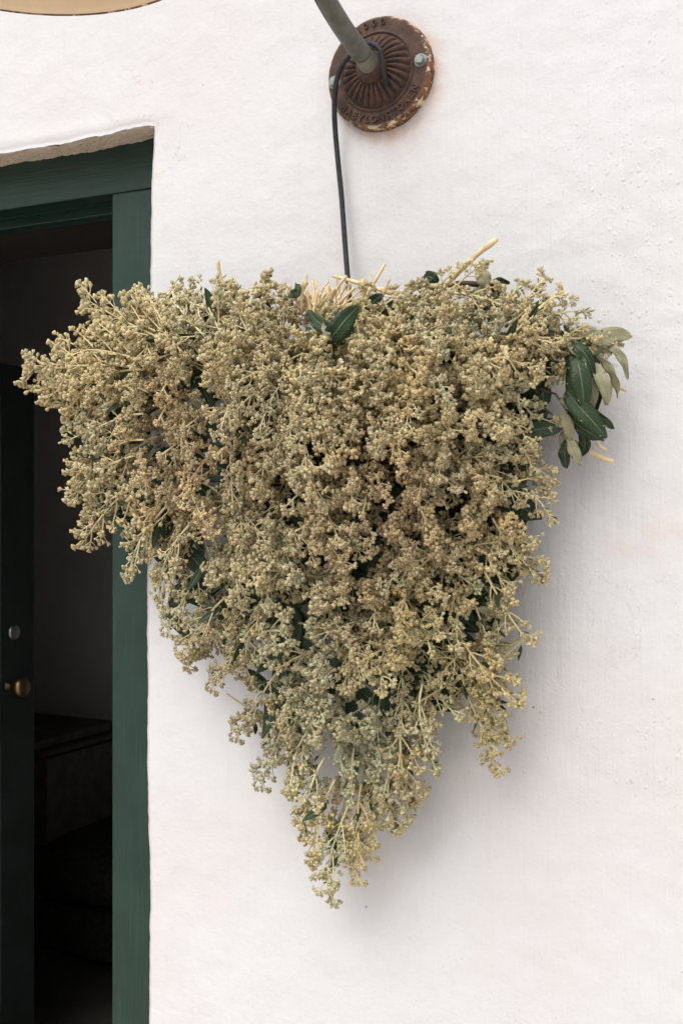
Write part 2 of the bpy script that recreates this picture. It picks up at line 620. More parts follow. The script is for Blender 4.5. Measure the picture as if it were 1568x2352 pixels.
# head of the opening: bare tan plaster under the whitewash
mb = MB()
sx_ = grid_lin(X_L - 0.01, -0.75, 0.03)[:-1] + grid_lin(-0.75, x_c + 0.012, 0.005)
sy_ = [0.0045, 0.008, 0.013, 0.018, 0.024, 0.031, 0.039, 0.048, 0.058, 0.068, 0.078, 0.088]
for x in sx_:
    for y in sy_:
        chip = 0.004 * max(0, 1 - (y - 0.009) / 0.02) * (0.5 + 1.6 * nz(x, 2, y, 45))
        lum = 0.0022 * nz(x, y * 1.3, 6, 85) + 0.0012 * nz(x, y, 9, 190)
        mb.v.append((x, y, top_z(min(x, x_c)) - 0.0022 + 0.0122 * y / 0.083 + lum + chip * 0.5))
m_ = len(sy_)
for i in range(len(sx_) - 1):
    for k in range(m_ - 1):
        mb.f.append((i * m_ + k, (i + 1) * m_ + k, (i + 1) * m_ + k + 1, i * m_ + k + 1))
soff = mb.build('lintel_plaster', M['plaster'], house)
soff['label'] = 'bare tan plaster on the underside of the lintel'

# green frame
fy = 0.083
jx = float(at(257, 445, fy)[0])              # inner side of the right jamb
hz = float(at(257, 445, fy)[2])              # underside of the head
ht = float(at(348, 320, fy)[2]) + 0.012      # top of the head
frame = empty('door_frame', (0, 0, 0), house)
xr = x_c + 0.05
xl = X_L - 0.03


def board(name, a, b, mat=M['green'], parent=frame, w=0.0025, cuts=0):
    m = MB()
    m.box(a, b)
    return bevel(m.build(name, mat, parent, False), w)


board('head_board', (xl, fy, hz), (xr, fy + 0.036, ht), M['green_h'])
board('jamb_board', (jx, fy + 0.0006, 0.0), (xr, fy + 0.036, hz - 0.0004))
board('jamb_board', (xl, fy + 0.0006, 0.0), (X_L + 0.085, fy + 0.036, hz - 0.0012))
jl = X_L + 0.085
# rounded bead and stop behind the boards
for nm, y0, y1, dz_, rr in (('bead', fy + 0.040, fy + 0.076, 0.004, 0.012), ('stop', fy + 0.082, fy + 0.118, -0.007, 0.002)):
    m = MB()
    m.box((jl - 0.01, y0, hz + dz_), (jx + 0.01, y1, ht - 0.01))
    bevel(m.build(nm, M['green'], frame, False), rr, 4)
    for s, xa in ((1, jx), (-1, jl)):
        m = MB()
        a_ = xa - s * (0.0035 if nm == 'stop' else -0.002)
        x0_, x1_ = sorted((a_, xa + s * 0.06))
        m.box((x0_, y0, 0), (x1_, y1, hz + dz_ - 0.001))
        bevel(m.build(nm, M['green'], frame, False), min(rr, 0.006), 3)
m = MB()
m.box((xl, fy + 0.036, hz + 0.02), (xr, fy + 0.14, ht - 0.012))
m.build('head_lining', M['green'], frame, False)

# room behind
rz = 2.02
x0, x1, y0, y1 = -3.0, 0.5, THICK, 2.2
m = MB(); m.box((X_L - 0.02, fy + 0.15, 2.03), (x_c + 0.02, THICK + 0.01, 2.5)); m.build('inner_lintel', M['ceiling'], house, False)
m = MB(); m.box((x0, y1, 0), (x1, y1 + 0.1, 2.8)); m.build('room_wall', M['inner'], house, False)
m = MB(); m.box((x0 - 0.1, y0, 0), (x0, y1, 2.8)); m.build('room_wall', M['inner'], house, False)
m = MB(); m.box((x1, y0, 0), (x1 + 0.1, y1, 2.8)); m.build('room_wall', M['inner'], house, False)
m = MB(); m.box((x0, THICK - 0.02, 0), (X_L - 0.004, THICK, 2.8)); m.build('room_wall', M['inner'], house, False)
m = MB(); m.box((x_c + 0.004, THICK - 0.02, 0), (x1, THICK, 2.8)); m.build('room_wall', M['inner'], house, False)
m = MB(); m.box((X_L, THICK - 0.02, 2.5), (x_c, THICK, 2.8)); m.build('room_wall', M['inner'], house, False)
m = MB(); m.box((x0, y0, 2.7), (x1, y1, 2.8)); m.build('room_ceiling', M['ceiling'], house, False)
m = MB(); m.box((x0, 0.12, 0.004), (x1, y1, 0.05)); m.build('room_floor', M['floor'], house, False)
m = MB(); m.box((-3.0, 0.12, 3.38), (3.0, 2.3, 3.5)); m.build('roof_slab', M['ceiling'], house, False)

# door leaf swung into the room, hinged on the far jamb
leaf = empty('door_leaf', (0, 0, 0), house)
lx = X_L + 0.01
m = MB(); m.box((lx - 0.045, 0.13, 0.06), (lx, 0.888, 1.868)); bevel(m.build('door_panel', M['darkdoor'], leaf, False), 0.003)
for nm, a_, b_ in (('stile', (0.131, 0.061), (0.24, 1.867)), ('stile', (0.765, 0.061), (0.887, 1.867)), ('rail', (0.2402, 0.061), (0.7648, 0.28)), ('rail', (0.2402, 0.93), (0.7648, 1.08)), ('rail', (0.2402, 1.74), (0.7648, 1.867))):
    m = MB(); m.box((lx - 0.001, a_[0], a_[1]), (lx + 0.010, b_[0], b_[1])); bevel(m.build(nm, M['darkdoor'], leaf, False), 0.003)
kp = (lx + 0.0095, 0.79, 1.068)
kv, kf = lathe([(0.013, 0.0), (0.013, 0.004), (0.010, 0.010), (0.009, 0.020), (0.016, 0.028), (0.024, 0.038), (0.026, 0.047), (0.019, 0.056), (0.0, 0.060)], 24, (0, 0, 0))
m = MB(); m.add(([(kp[0] + h, kp[1] + x, kp[2] + y) for x, y, h in kv], kf)); m.build('knob', M['brass'], leaf)
kv, kf = lathe([(0.019, 0.0), (0.019, 0.005), (0.014, 0.008), (0.0, 0.009)], 24, (0, 0, 0))
m = MB(); m.add(([(lx + 0.0095 + h, 0.81 + x, 1.2 + y) for x, y, h in kv], kf)); m.build('escutcheon', M['steel'], leaf)

# dark furniture in the room
cb = tag(empty('cabinet', (-1.75, 1.75, 0.05)), 'dark wooden cabinet with a moulded top deep inside the doorway', 'cabinet')
p = at(108, 1745, 1.5)
q = at(77, 1706, 1.5)
cz = p[2]
m = MB(); m.box((-2.6, 1.5, 0.05), (p[0], 1.95, cz)); o = bevel(m.build('carcass', M['darkwood'], None, False), 0.004)
o.parent = cb; o.matrix_parent_inverse = Matrix.Translation((1.75, -1.75, -0.05))
m = MB(); m.box((-2.62, 1.49, cz + 0.002), (p[0] - 0.012, 1.96, cz + 0.02)); m.box((-2.6, 1.5, cz + 0.02), (q[0], 1.95, q[2])); o = bevel(m.build('moulded_top', M['darkwood'], None, False), 0.008, 3)
o.parent = cb; o.matrix_parent_inverse = Matrix.Translation((1.75, -1.75, -0.05))
a0, a1 = at(160, 1870, 1.7), at(330, 1870, 1.7)
st = tag(empty('armchair', (float((a0[0] + a1[0]) / 2), 1.8, 0.05)), 'dark low armchair with a rounded back inside the doorway beside the cabinet', 'armchair')


def soft_box(name, c, s, parent, e=4.0):
    v, f = [], []
    n1, n2 = 18, 12
    for i in range(n2 + 1):
        ph = -math.pi / 2 + math.pi * i / n2
        for k in range(n1):
            th = 2 * math.pi * k / n1
            d = Vector((math.cos(ph) * math.cos(th), math.cos(ph) * math.sin(th), math.sin(ph)))
            l = (abs(d.x) ** e + abs(d.y) ** e + abs(d.z) ** e) ** (-1 / e)
            b = 1 + 0.03 * nz(c[0] + d.x, d.y, d.z, 3)
            v.append((c[0] + d.x * l * s[0] * b, c[1] + d.y * l * s[1] * b, c[2] + d.z * l * s[2] * b))
    for i in range(n2):
        for k in range(n1):
            f.append((i * n1 + k, i * n1 + (k + 1) % n1, (i + 1) * n1 + (k + 1) % n1, (i + 1) * n1 + k))
    o = obj(name, mesh(name, v, f), M['darkcloth'], parent)
    return o


hb = float(at(200, 1833, 1.8)[2]) - 0.05
soft_box('back_cushion', (0.0, 0.22, hb - 0.22), (0.33, 0.10, 0.22), st)
soft_box('seat_cushion', (0, -0.05, 0.30), (0.36, 0.30, 0.10), st)
soft_box('arm_rest', (-0.34, -0.03, 0.40), (0.08, 0.30, hb - 0.52), st, 3)
soft_box('arm_rest', (0.34, -0.03, 0.40), (0.08, 0.30, hb - 0.52), st, 3)
m = MB(); m.box((-0.40, -0.34, 0.06), (0.40, 0.32, 0.21)); bevel(m.build('base', M['darkcloth'], st, False), 0.02, 3)
for sx1 in (-0.34, 0.34):
    for sy1 in (-0.28, 0.26):
        m = MB(); m.box((sx1 - 0.02, sy1 - 0.02, 0.0), (sx1 + 0.02, sy1 + 0.02, 0.058)); m.build('leg', M['darkwood'], st, False)

# ------------------------------------------------------------------ lamp
lamp = tag(empty('wall_lamp', (float(PLATE[0]), 0, float(PLATE[2]))), 'gooseneck wall lamp with rusty round cast iron plate and cream lined shade', 'lamp')
RP = 0.0755


def lamp_part(o, parent=lamp):
    o.parent = parent
    base = Vector((float(PLATE[0]), 0, float(PLATE[2])))
    o.matrix_parent_inverse = Matrix.Translation(-base)
    return o


NA = 288
prof = []
for r in np.linspace(1.0, 0.0, 2)[:0]:
    pass
prof = [(1.0, -0.004), (1.0, 0.010), (0.992, 0.0145), (0.975, 0.0172), (0.95, 0.0185), (0.90, 0.0192), (0.83, 0.0194), (0.74, 0.0194), (0.712, 0.0196), (0.705, 0.0216), (0.688, 0.0224), (0.672, 0.0214), (0.665, 0.0196)]
dome = [(r, 0.0200 + 0.0155 * math.sin(min(1, (0.655 - r) / 0.37) * math.pi / 2) ** 0.9) for r in np.linspace(0.655, 0.285, 18)]
hub = [(0.282, 0.0350), (0.278, 0.0395), (0.265, 0.0412), (0.245, 0.0415), (0.240, 0.0450), (0.20, 0.047), (0.0, 0.047)]
v, f = [], []
allp = [(r, h, 0) for r, h in prof] + [(r, h, 1) for r, h in dome] + [(r, h, 0) for r, h in hub]
for r, h, isd in allp:
    for k in range(NA):
        a = 2 * math.pi * k / NA
        hh = h
        if isd:
            env = min(1, (0.655 - r) / 0.035) * min(1, (r - 0.285) / 0.06 + 0.15)
            ph = 14 * (a - 0.10 * math.sin((0.655 - r) / 0.37 * 1.5))
            hh = h + (abs(math.sin(ph)) ** 0.6 - 0.55) * 0.0066 * env
        x_, z_ = r * RP * math.cos(a), r * RP * math.sin(a)
        hh += 0.0004 * nz(x_, 1, z_, 120)
        v.append((PLATE[0] + x_, -hh, PLATE[2] + z_))
for i in range(len(allp) - 1):
    for k in range(NA):
        k2 = (k + 1) % NA
        f.append((i * NA + k, (i + 1) * NA + k, (i + 1) * NA + k2, i * NA + k2))
plate = lamp_part(obj('mounting_plate', mesh('mounting_plate', v, f), M['rust']))
plate['label'] = 'rusty round cast iron plate with spiral fluted boss and raised lettering'


def letter(ch, ang, rad, size, flip):
    cu = bpy.data.curves.new('letter', 'FONT')
    cu.body = ch
    cu.size = size
    cu.extrude = 0.0022
    cu.bevel_depth = 0.00025
    cu.align_x = 'CENTER'
    cu.align_y = 'CENTER'
    cu.resolution_u = 3
    tmp = bpy.data.objects.new('letter', cu)
    C.objects.link(tmp)
    dg = bpy.context.evaluated_depsgraph_get()
    me = bpy.data.meshes.new_from_object(tmp.evaluated_get(dg))
    C.objects.unlink(tmp)
    bpy.data.objects.remove(tmp)
    rot = ang + (math.pi / 2 if flip else -math.pi / 2)
    for vv in me.vertices:
        x, y, z = vv.co
        X = x * math.cos(rot) - y * math.sin(rot) + rad * math.cos(ang)
        Z = x * math.sin(rot) + y * math.cos(rot) + rad * math.sin(ang)
        vv.co = (PLATE[0] + X, -0.0193 - z, PLATE[2] + Z)
    me.materials.clear()
    o = obj('letter', me, M['rust'], None)
    o.parent = plate
    o.matrix_parent_inverse = Matrix.Identity(4)
    return o


for i, ch in enumerate('BABYLONSTOREN'):
    letter(ch, math.radians(221 + (331 - 221) * i / 12), 0.845 * RP, 0.0132, True)
for i, ch in enumerate('2000'):
    letter(ch, math.radians(115 - 33 * i / 3), 0.862 * RP, 0.0125, False)

for ang in (4, 184):
    a = math.radians(ang)
    c = (PLATE[0] + 0.84 * RP * math.cos(a), 0.0, PLATE[2] + 0.84 * RP * math.sin(a))
    v, f = lathe([(0.0068, 0.0190), (0.0068, 0.0245), (0.0058, 0.0262), (0.0, 0.0264)], 6, c, '-y')
    w = MB(); w.add((v, f)); w.add(lathe([(0.0088, 0.0188), (0.0088, 0.0204), (0.004, 0.0206)], 20, c, '-y'))
    o = w.build('bolt', M['bolt'], None, False)
    lamp_part(o)

arm_pts = [(-0.040, 0.001), (-0.060, 0.0058), (-0.090, 0.0130), (-0.13, 0.0245), (-0.18, 0.046), (-0.25, 0.092), (-0.33, 0.165), (-0.42, 0.25), (-0.52, 0.30), (-0.62, 0.29), (-0.69, 0.23), (-0.71, 0.15), (-0.71, 0.10)]
arm = [np.array([PLATE[0], y, PLATE[2] + z]) for y, z in arm_pts]
path = catmull(arm, 8)
w = MB(); w.add(tube(path[10:], [0.0136] + [0.0134 - 0.0014 * min(1, i / 20) for i in range(len(path) - 11)], 24))
armo = lamp_part(w.build('arm', M['pipe']))
w = MB(); w.add(tube([path[0] + np.array([0, 0.006, -0.003])] + path[:11], [0.0146 - 0.0018 * i / 11 for i in range(12)], 24))
so = w.build('socket', mat_simple('khaki_socket', (0.20, 0.19, 0.15), 0.55, 0.35, 0.15, 80, 0.0005))
so.parent = armo; so.matrix_parent_inverse = Matrix.Identity(4)
armo['label'] = 'curved grey green pipe arm'
# raised weld seam along the pipe's side
seam = [p + np.array([-0.0116, -0.004, -0.004]) for p in path[12:]]
w = MB(); w.add(tube(seam, 0.0009, 6)); so = w.build('weld_seam', M['pipe']); so.parent = armo; so.matrix_parent_inverse = Matrix.Identity(4)
shc = (float(PLATE[0]), -0.71, 1.97)
sp = [(0.030, 0.235), (0.034, 0.20), (0.045, 0.165), (0.072, 0.13), (0.105, 0.090), (0.130, 0.052), (0.145, 0.020), (0.1495, 0.004), (0.153, 0.0)]
w = MB(); w.add(lathe(sp, 72, shc)); so = w.build('shade', M['enamel_out']); shade = lamp_part(so)
ip = [(0.153, -0.0005), (0.1515, -0.0012), (0.1475, 0.003), (0.143, 0.019), (0.128, 0.050), (0.103, 0.087), (0.070, 0.127), (0.043, 0.162), (0.0, 0.175)]
w = MB(); w.add(lathe(ip, 72, shc)); so = w.build('shade_lining', M['enamel_in']); so.parent = shade; so.matrix_parent_inverse = Matrix.Identity(4)
so['label'] = 'cream enamel inside of the shade'
w = MB(); w.add(tube([(shc[0] + 0.1525 * math.cos(a), shc[1] + 0.1525 * math.sin(a), shc[2] - 0.0008) for a in np.linspace(0, 2 * math.pi, 73)], 0.0013, 8, False)); so = w.build('rolled_rim', M['rust']); so.parent = shade; so.matrix_parent_inverse = Matrix.Identity(4)

# ------------------------------------------------------------------ cable hanging from the lamp into the basket
cab = [(888, 206, -0.022), (886, 190, -0.036), (880, 159, -0.050), (874, 120, -0.056), (862.6, 104, -0.056), (846, 99.6, -0.052), (822, 108, -0.044), (802, 127.7, -0.047), (785, 150, -0.046), (774.6, 178, -0.042), (769, 211, -0.036), (767.6, 258, -0.028),
       (770, 304, -0.022), (775, 360, -0.018), (784, 450, -0.016), (790, 530, -0.018), (796, 610, -0.022), (801, 670, -0.030), (804, 720, -0.045), (804, 780, -0.08)]
cp = catmull([at(*c) for c in cab], 6)
w = MB(); w.add(tube(cp, 0.0036, 10))
tag(w.build('electric_cable', M['cable']), 'black electric cable hanging from the rusty lamp plate down into the basket', 'cable')

# ------------------------------------------------------------------ wicker wall basket
bc = at(880, 850, 0.0)
basket = tag(empty('wall_basket', (float(bc[0]), 0, float(bc[2]) - 0.30)), 'dark brown wicker wall basket almost hidden behind the dried flowers', 'basket')
BW, BD, BH = 0.225, 0.085, 0.30


def bowl(u, h):                                  # u 0..1 along the half round, h 0 bottom .. 1 rim
    k = (1 - (1 - h) ** 2.2) ** 0.5
    a = math.pi * u
    return np.array([-math.cos(a) * BW * k, -math.sin(a) * BD * k - 0.008, h * BH])


for j in range(22):
    h = 0.06 + 0.90 * j / 21
    n = 73
    pts = []
    for i in range(n):
        q = bowl(i / (n - 1), h)
        s = math.cos(math.pi * (i / 3.0) + j * math.pi)
        nn = np.array([q[0] / BW ** 2, q[1] / BD ** 2, 0]); nn /= np.linalg.norm(nn)
        pts.append(q + nn * 0.004 * s + np.array([0, 0, 0.0015 * nz(i, j, 0, 0.4)]))
    w = MB(); w.add(tube(pts, 0.0042, 5)); w.build('weaver', M['wicker'], basket)
for i in range(25):
    u = i / 24
    w = MB(); w.add(tube([bowl(u, hh) for hh in np.linspace(0.04, 1.02, 12)], 0.0035, 5)); w.build('stake', M['wicker'], basket)
w = MB(); w.add(tube([bowl(u, 1.0) + np.array([0, 0, 0.004]) for u in np.linspace(0, 1, 49)], 0.0085, 8)); w.build('rim', M['wicker'], basket)
hp = [(930, 740, -0.02), (952, 700, -0.026), (985, 668, -0.03), (1025, 655, -0.034), (1065, 651.5, -0.036), (1110, 656, -0.034), (1150, 676, -0.03), (1180, 720, -0.02)]
w = MB(); w.add(tube([at(*q) - np.array([bc[0], 0, bc[2] - 0.30]) for q in catmull(hp, 6)], 0.0040, 8)); w.build('hanging_hoop', M['wicker'], basket)

# ------------------------------------------------------------------ straw
def straw(p0, p1, r, name='straw_stalk', node_at=None, bend=0.004):
    p0, p1 = np.asarray(p0), np.asarray(p1)
    d = p1 - p0
    side = np.array([R.uniform(-1, 1), R.uniform(-1, 1), R.uniform(-1, 1)]) * bend
    pts, rad = [], []
    for i in range(9):
        t = i / 8
        pts.append(p0 + d * t + side * math.sin(math.pi * t))
        rad.append(r * (1.0 - 0.12 * t))
    if node_at is not None:
        k = min(7, max(1, int(node_at * 8)))
        rad[k] *= 1.35
    return tube(pts, rad, 7)


big = [((1018, 662, -0.07), (1140, 549, -0.10), 0.0036, 0.9, 'thick golden straw jutting up right above the hoop', ),
       ((902, 674, -0.06), (766, 634, -0.045), 0.0030, 0.12, 'long pale straw lying level across the black cable'),
       ((514, 660, -0.09), (501, 597, -0.10), 0.0027, None, 'lone upright straw standing above the upper left of the bunch'),
       ((812, 722, -0.07), (884, 606, -0.075), 0.0024, 0.55, 'thin jointed straw leaning right beside the cable'),
       ((843, 735, -0.09), (834, 641, -0.10), 0.0042, 0.8, 'fat upright straw stub right of the big leaf'),
       ((1385, 888, -0.03), (1438, 898, -0.03), 0.0018, None, 'thin straw poking right behind the drooping leaves'),
       ((1318, 1015, -0.05), (1408, 1061, -0.045), 0.0033, None, 'split ended straw below the right hand leaves'),
       ((1366, 990, -0.04), (1391, 1034, -0.04), 0.0026, None, 'short cut straw just under the broad green leaf'),
       ((975, 700, -0.05), (1046, 657, -0.06), 0.0022, None, 'thin straw lying under the start of the thick golden straw'),
       ((1330, 960, -0.035), (1372, 935, -0.03), 0.0018, None, 'reddish thin straw between the right hand leaves'),
       ((868, 700, -0.06), (895, 640, -0.065), 0.0019, 0.7, 'short ragged straw right of the jointed straw'),
       ((870, 690, -0.06), (850, 625, -0.06), 0.0010, None, 'wispy straw crossing behind the jointed straw')]
for a, b, r, nd, lab in big:
    w = MB(); w.add(straw(at(*a), at(*b), r, node_at=nd))
    o = w.build('straw_stalk', M['straw'])
    tag(o, lab, 'straw', 'single straws sticking out of the basket')
w = MB()
for i in range(70):
    px = R.choice([R.gauss(745, 36), R.uniform(675, 905), R.gauss(705, 18)])
    px = min(905, max(672, px))
    py = R.uniform(705, 740)
    Y = -R.uniform(0.03, 0.095)
    ln = R.uniform(28, 84) * (0.75 if px > 800 else 1.0)
    an = R.gauss(0.12, 0.62)
    w.add(straw(at(px, py, Y), at(px + ln * math.sin(an), py - ln * math.cos(an), Y - R.uniform(-0.02, 0.02)), R.uniform(0.0009, 0.0026), bend=0.002))
tag(w.build('straw_bedding', M['straw']), 'tuft of short golden straw packed behind the leaves at the basket top', 'straw', kind='stuff')

# ------------------------------------------------------------------ leaves
def leaf_geometry(mid, nrm, width, fold=0.25, nl=8, thick=0.0006, shape=1.0, wave=0.0, seed=0):
    """mid: midrib points, nrm: surface normal (one vector), returns verts, faces, mats, uv"""
    mid = [np.asarray(p, float) for p in mid]
    m = len(mid)
    cols = (-1.0, -0.55, 0.0, 0.55, 1.0)
    v, f, mats, uv = [], [], [], []
    for layer in (1, -1):
        for i in range(m):
            t = mid[min(i + 1, m - 1)] - mid[max(i - 1, 0)]
            t /= np.linalg.norm(t) + 1e-12
            s = np.cross(nrm, t); s /= np.linalg.norm(s) + 1e-12
            n_ = np.cross(t, s)
            u = i / (m - 1)
            prof = (math.sin(math.pi * min(1, max(0, u)) ** (0.85 * shape)) ** 0.72)
            prof = max(prof, 0.05 if u < 0.5 else 0.10)
            for c in cols:
                wv = wave * math.sin(u * 17 + seed + c * 2) * abs(c)
                p = mid[i] + s * c * width * 0.5 * prof + n_ * (fold * abs(c) ** 1.4 * width * 0.5 * prof + wv + layer * thick * 0.5)
                v.append(p); uv.append((u, c, 0))
    nc = len(cols)
    off = m * nc
    for i in range(m - 1):
        for k in range(nc - 1):
            a, b, c, d = i * nc + k, i * nc + k + 1, (i + 1) * nc + k + 1, (i + 1) * nc + k
            f.append((a, b, c, d)); mats.append(0)
            f.append((off + d, off + c, off + b, off + a)); mats.append(1)
    # close the edge
    for i in range(m - 1):
        for k in (0, nc - 1):
            a, d = i * nc + k, (i + 1) * nc + k
            f.append((a, d, off + d, off + a) if k == 0 else (a, off + a, off + d, d)); mats.append(1)
    return v, f, mats, uv


def leaf_mesh(name, geo):
    v, f, mats, uv = geo
    me = mesh(name, v, f)
    me.materials.append(M['leaf_top']); me.materials.append(M['leaf_under'])
    me.polygons.foreach_set('material_index', mats)
    at_ = me.attributes.new('leaf_uv', 'FLOAT_VECTOR', 'POINT')
    at_.data.foreach_set('vector', [float(c) for q in uv for c in q])
    return me


# generic small leaves: unit length along +X, top surface +Z
LEAVES = []
for k in range(7):
    curl = (0.25, -0.2, 0.5, 0.1, -0.45, 0.35, 0.0)[k]
    sd = (0.1, -0.12, 0.05, 0.2, -0.05, -0.2, 0.0)[k]
    mid = [np.array([t, sd * t * t, curl * (t * t) * 0.5]) for t in np.linspace(0, 1, 7)]
    LEAVES.append(leaf_mesh('leaf', leaf_geometry(mid, np.array([0, 0, 1.0]), (0.26, 0.30, 0.24, 0.32, 0.27, 0.22, 0.29)[k], 0.3, thick=0.012, wave=0.012, seed=k)))


def hand_leaf(parent, px_pts, width_px, face='top', roll=0.0, fold=0.25, label=None):
    """a leaf whose midrib runs through the given (px, py, Y) points; face says which side looks out from the wall"""
    P3 = catmull([at(*q) for q in px_pts], 4)
    mid_p = P3[len(P3) // 2]
    n_ = CAM - mid_p
    n_ /= np.linalg.norm(n_)
    t = P3[-1] - P3[0]; t /= np.linalg.norm(t)
    n_ = n_ - t * (n_ @ t); n_ /= np.linalg.norm(n_)
    q = Quaternion(V(t), roll)
    n_ = np.array(q @ V(n_))
    if face != 'top':
        n_ = -n_
    me = leaf_mesh('leaf', leaf_geometry(P3, n_, width_px * 0.0006, fold if face == 'top' else -abs(fold) * 0.4, thick=0.0007, wave=0.0020, seed=R.uniform(0, 6)))
    # parent is an empty with a plain translation
    me.transform(Matrix.Translation(-parent.location))
    o = obj('leaf', me, None, parent)
    if label:
        o['label'] = label
    return o


def twig(parent, pts, r, mat=None):
    w = MB(); w.add(tube([at(*q) - np.array(parent.location) for q in pts], [r * (1 - 0.5 * i / (len(pts) - 1)) for i in range(len(pts))], 6))
    return w.build('twig', M['stem_brown'], parent)


M['stem_brown'] = mat_simple('brown_twig', (0.16, 0.12, 0.07), 0.8, 0.2, 0.3, 80, 0.0004)

sg = tag(empty('leafy_sprig', V(at(1310, 830, -0.07))), 'sprig of long drooping green leaves hanging at the right side of the bunch', 'sprig')
twig(sg, [(1230, 800, -0.09), (1290, 805, -0.085), (1345, 790, -0.08), (1385, 800, -0.075)], 0.0018)
for pts, wpx, face, roll, fold in [
    ([(1318, 800, -.095), (1330, 850, -.11), (1338, 900, -.105), (1340, 938, -.09)], 40, 'top', 0.1, .22),
    ([(1305, 810, -.085), (1312, 860, -.088), (1318, 910, -.085), (1328, 952, -.075)], 27, 'top', 0.5, .2),
    ([(1362, 832, -.085), (1378, 865, -.092), (1392, 900, -.085), (1390, 931, -.075)], 27, 'under', -0.1, .25),
    ([(1368, 815, -.08), (1392, 838, -.085), (1412, 872, -.08), (1417, 914, -.07)], 21, 'under', 0.7, .3),
    ([(1357, 860, -.075), (1360, 895, -.078), (1354, 930, -.072), (1346, 952, -.066)], 25, 'under', 0.2, .25),
    ([(1335, 795, -.075), (1370, 782, -.08), (1415, 768, -.075), (1450, 774, -.065)], 37, 'under', 0.1, .2),
    ([(1285, 800, -.07), (1318, 775, -.075), (1350, 762, -.072), (1382, 778, -.065)], 32, 'under', -0.2, .25),
    ([(1330, 815, -.072), (1370, 800, -.076), (1400, 798, -.07), (1420, 800, -.065)], 24, 'under', 0.2, .25),
    ([(1345, 805, -.07), (1366, 850, -.075), (1374, 905, -.07), (1366, 955, -.06)], 22, 'top', 0.4, .3),
    ([(1385, 792, -.07), (1412, 803, -.075), (1432, 832, -.07), (1441, 872, -.06)], 18, 'under', 0.3, .3),
    ([(1300, 790, -.10), (1330, 800, -.105), (1352, 830, -.10), (1362, 868, -.09)], 24, 'top', -0.3, .3)]:
    hand_leaf(sg, pts, wpx, face, roll, fold)
sg = tag(empty('leafy_sprig', V(at(1290, 960, -0.05))), 'sprig with a broad glossy green leaf pointing down right below the drooping leaves', 'sprig')
twig(sg, [(1230, 890, -0.07), (1275, 905, -0.07), (1305, 950, -0.065), (1312, 1000, -0.06)], 0.0018)
for pts, wpx, face, roll, fold in [
    ([(1298, 895, -.085), (1325, 930, -.095), (1360, 968, -.09), (1392, 1006, -.075)], 41, 'top', 0.0, .18),
    ([(1308, 960, -.075), (1335, 982, -.08), (1360, 997, -.078), (1386, 1012, -.07)], 27, 'top', 0.5, .25),
    ([(1305, 935, -.065), (1322, 962, -.068), (1334, 985, -.065), (1338, 1010, -.06)], 28, 'top', -0.2, .25),
    ([(1335, 990, -.06), (1342, 1010, -.06), (1341, 1030, -.055), (1333, 1048, -.05)], 25, 'top', 0.2, .25),
    ([(1288, 945, -.075), (1300, 968, -.08), (1306, 990, -.078), (1306, 1012, -.07)], 24, 'under', 0.1, .2),
    ([(1305, 1005, -.07), (1314, 1028, -.072), (1324, 1050, -.068), (1331, 1070, -.06)], 23, 'under', 0.1, .2),
    ([(1302, 1010, -.06), (1296, 1035, -.062), (1297, 1055, -.06), (1300, 1076, -.055)], 25, 'top', 0.2, .2),
    ([(1285, 915, -.08), (1300, 925, -.085), (1315, 938, -.085), (1328, 941, -.08)], 17, 'under', 0.1, .2),
    ([(1290, 990, -.06), (1294, 1010, -.06), (1296, 1030, -.06), (1300, 1045, -.058)], 20, 'under', 0.2, .2),
    ([(1318, 935, -.06), (1350, 946, -.065), (1385, 962, -.06), (1410, 986, -.05)], 21, 'top', 0.4, .3)]:
    hand_leaf(sg, pts, wpx, face, roll, fold)
sg = tag(empty('leafy_sprig', V(at(765, 800, -0.12))), 'sprig of broad dark green leaves at the dip below the black cable', 'sprig')
twig(sg, [(770, 850, -0.12), (765, 800, -0.14), (757, 770, -0.15)], 0.0018)
for pts, wpx, face, roll, fold in [
    ([(745, 792, -.150), (768, 766, -.165), (795, 732, -.16), (824, 702, -.14)], 46, 'top', 0.15, .18),
    ([(770, 765, -.145), (748, 752, -.155), (725, 735, -.15), (711, 712, -.14)], 30, 'top', -0.3, .25),
    ([(765, 800, -.14), (785, 775, -.145), (800, 755, -.14), (812, 738, -.135)], 27, 'top', 0.3, .25),
    ([(760, 810, -.14), (735, 790, -.15), (715, 770, -.148), (705, 752, -.14)], 24, 'top', 0.1, .25),
    ([(760, 782, -.165), (752, 770, -.172), (745, 758, -.172), (742, 738, -.168)], 15, 'under', 0.4, .4),
    ([(720, 800, -.15), (728, 795, -.158), (738, 797, -.158), (750, 805, -.15)], 22, 'top', 0.3, .2)]:
    hand_leaf(sg, pts, wpx, face, roll, fold)
sg = tag(empty('leafy_sprig', V(at(870, 730, -0.09))), 'pair of small dark leaves right of the fat straw stub', 'sprig')
for pts, wpx, face, roll in [
    ([(850, 730, -.09), (852, 705, -.095), (862, 688, -.095), (878, 676, -.09)], 30, 'top', 0.1),
    ([(865, 735, -.095), (885, 720, -.10), (898, 700, -.10), (905, 690, -.095)], 22, 'top', 0.4)]:
    hand_leaf(sg, pts, wpx, face, roll)
twig(sg, [(870, 770, -0.09), (862, 740, -0.09), (852, 722, -0.092)], 0.0014)
sg = tag(empty('leafy_sprig', V(at(1100, 700, -0.07))), 'sprig with one upright pale backed leaf above the dark hoop', 'sprig')
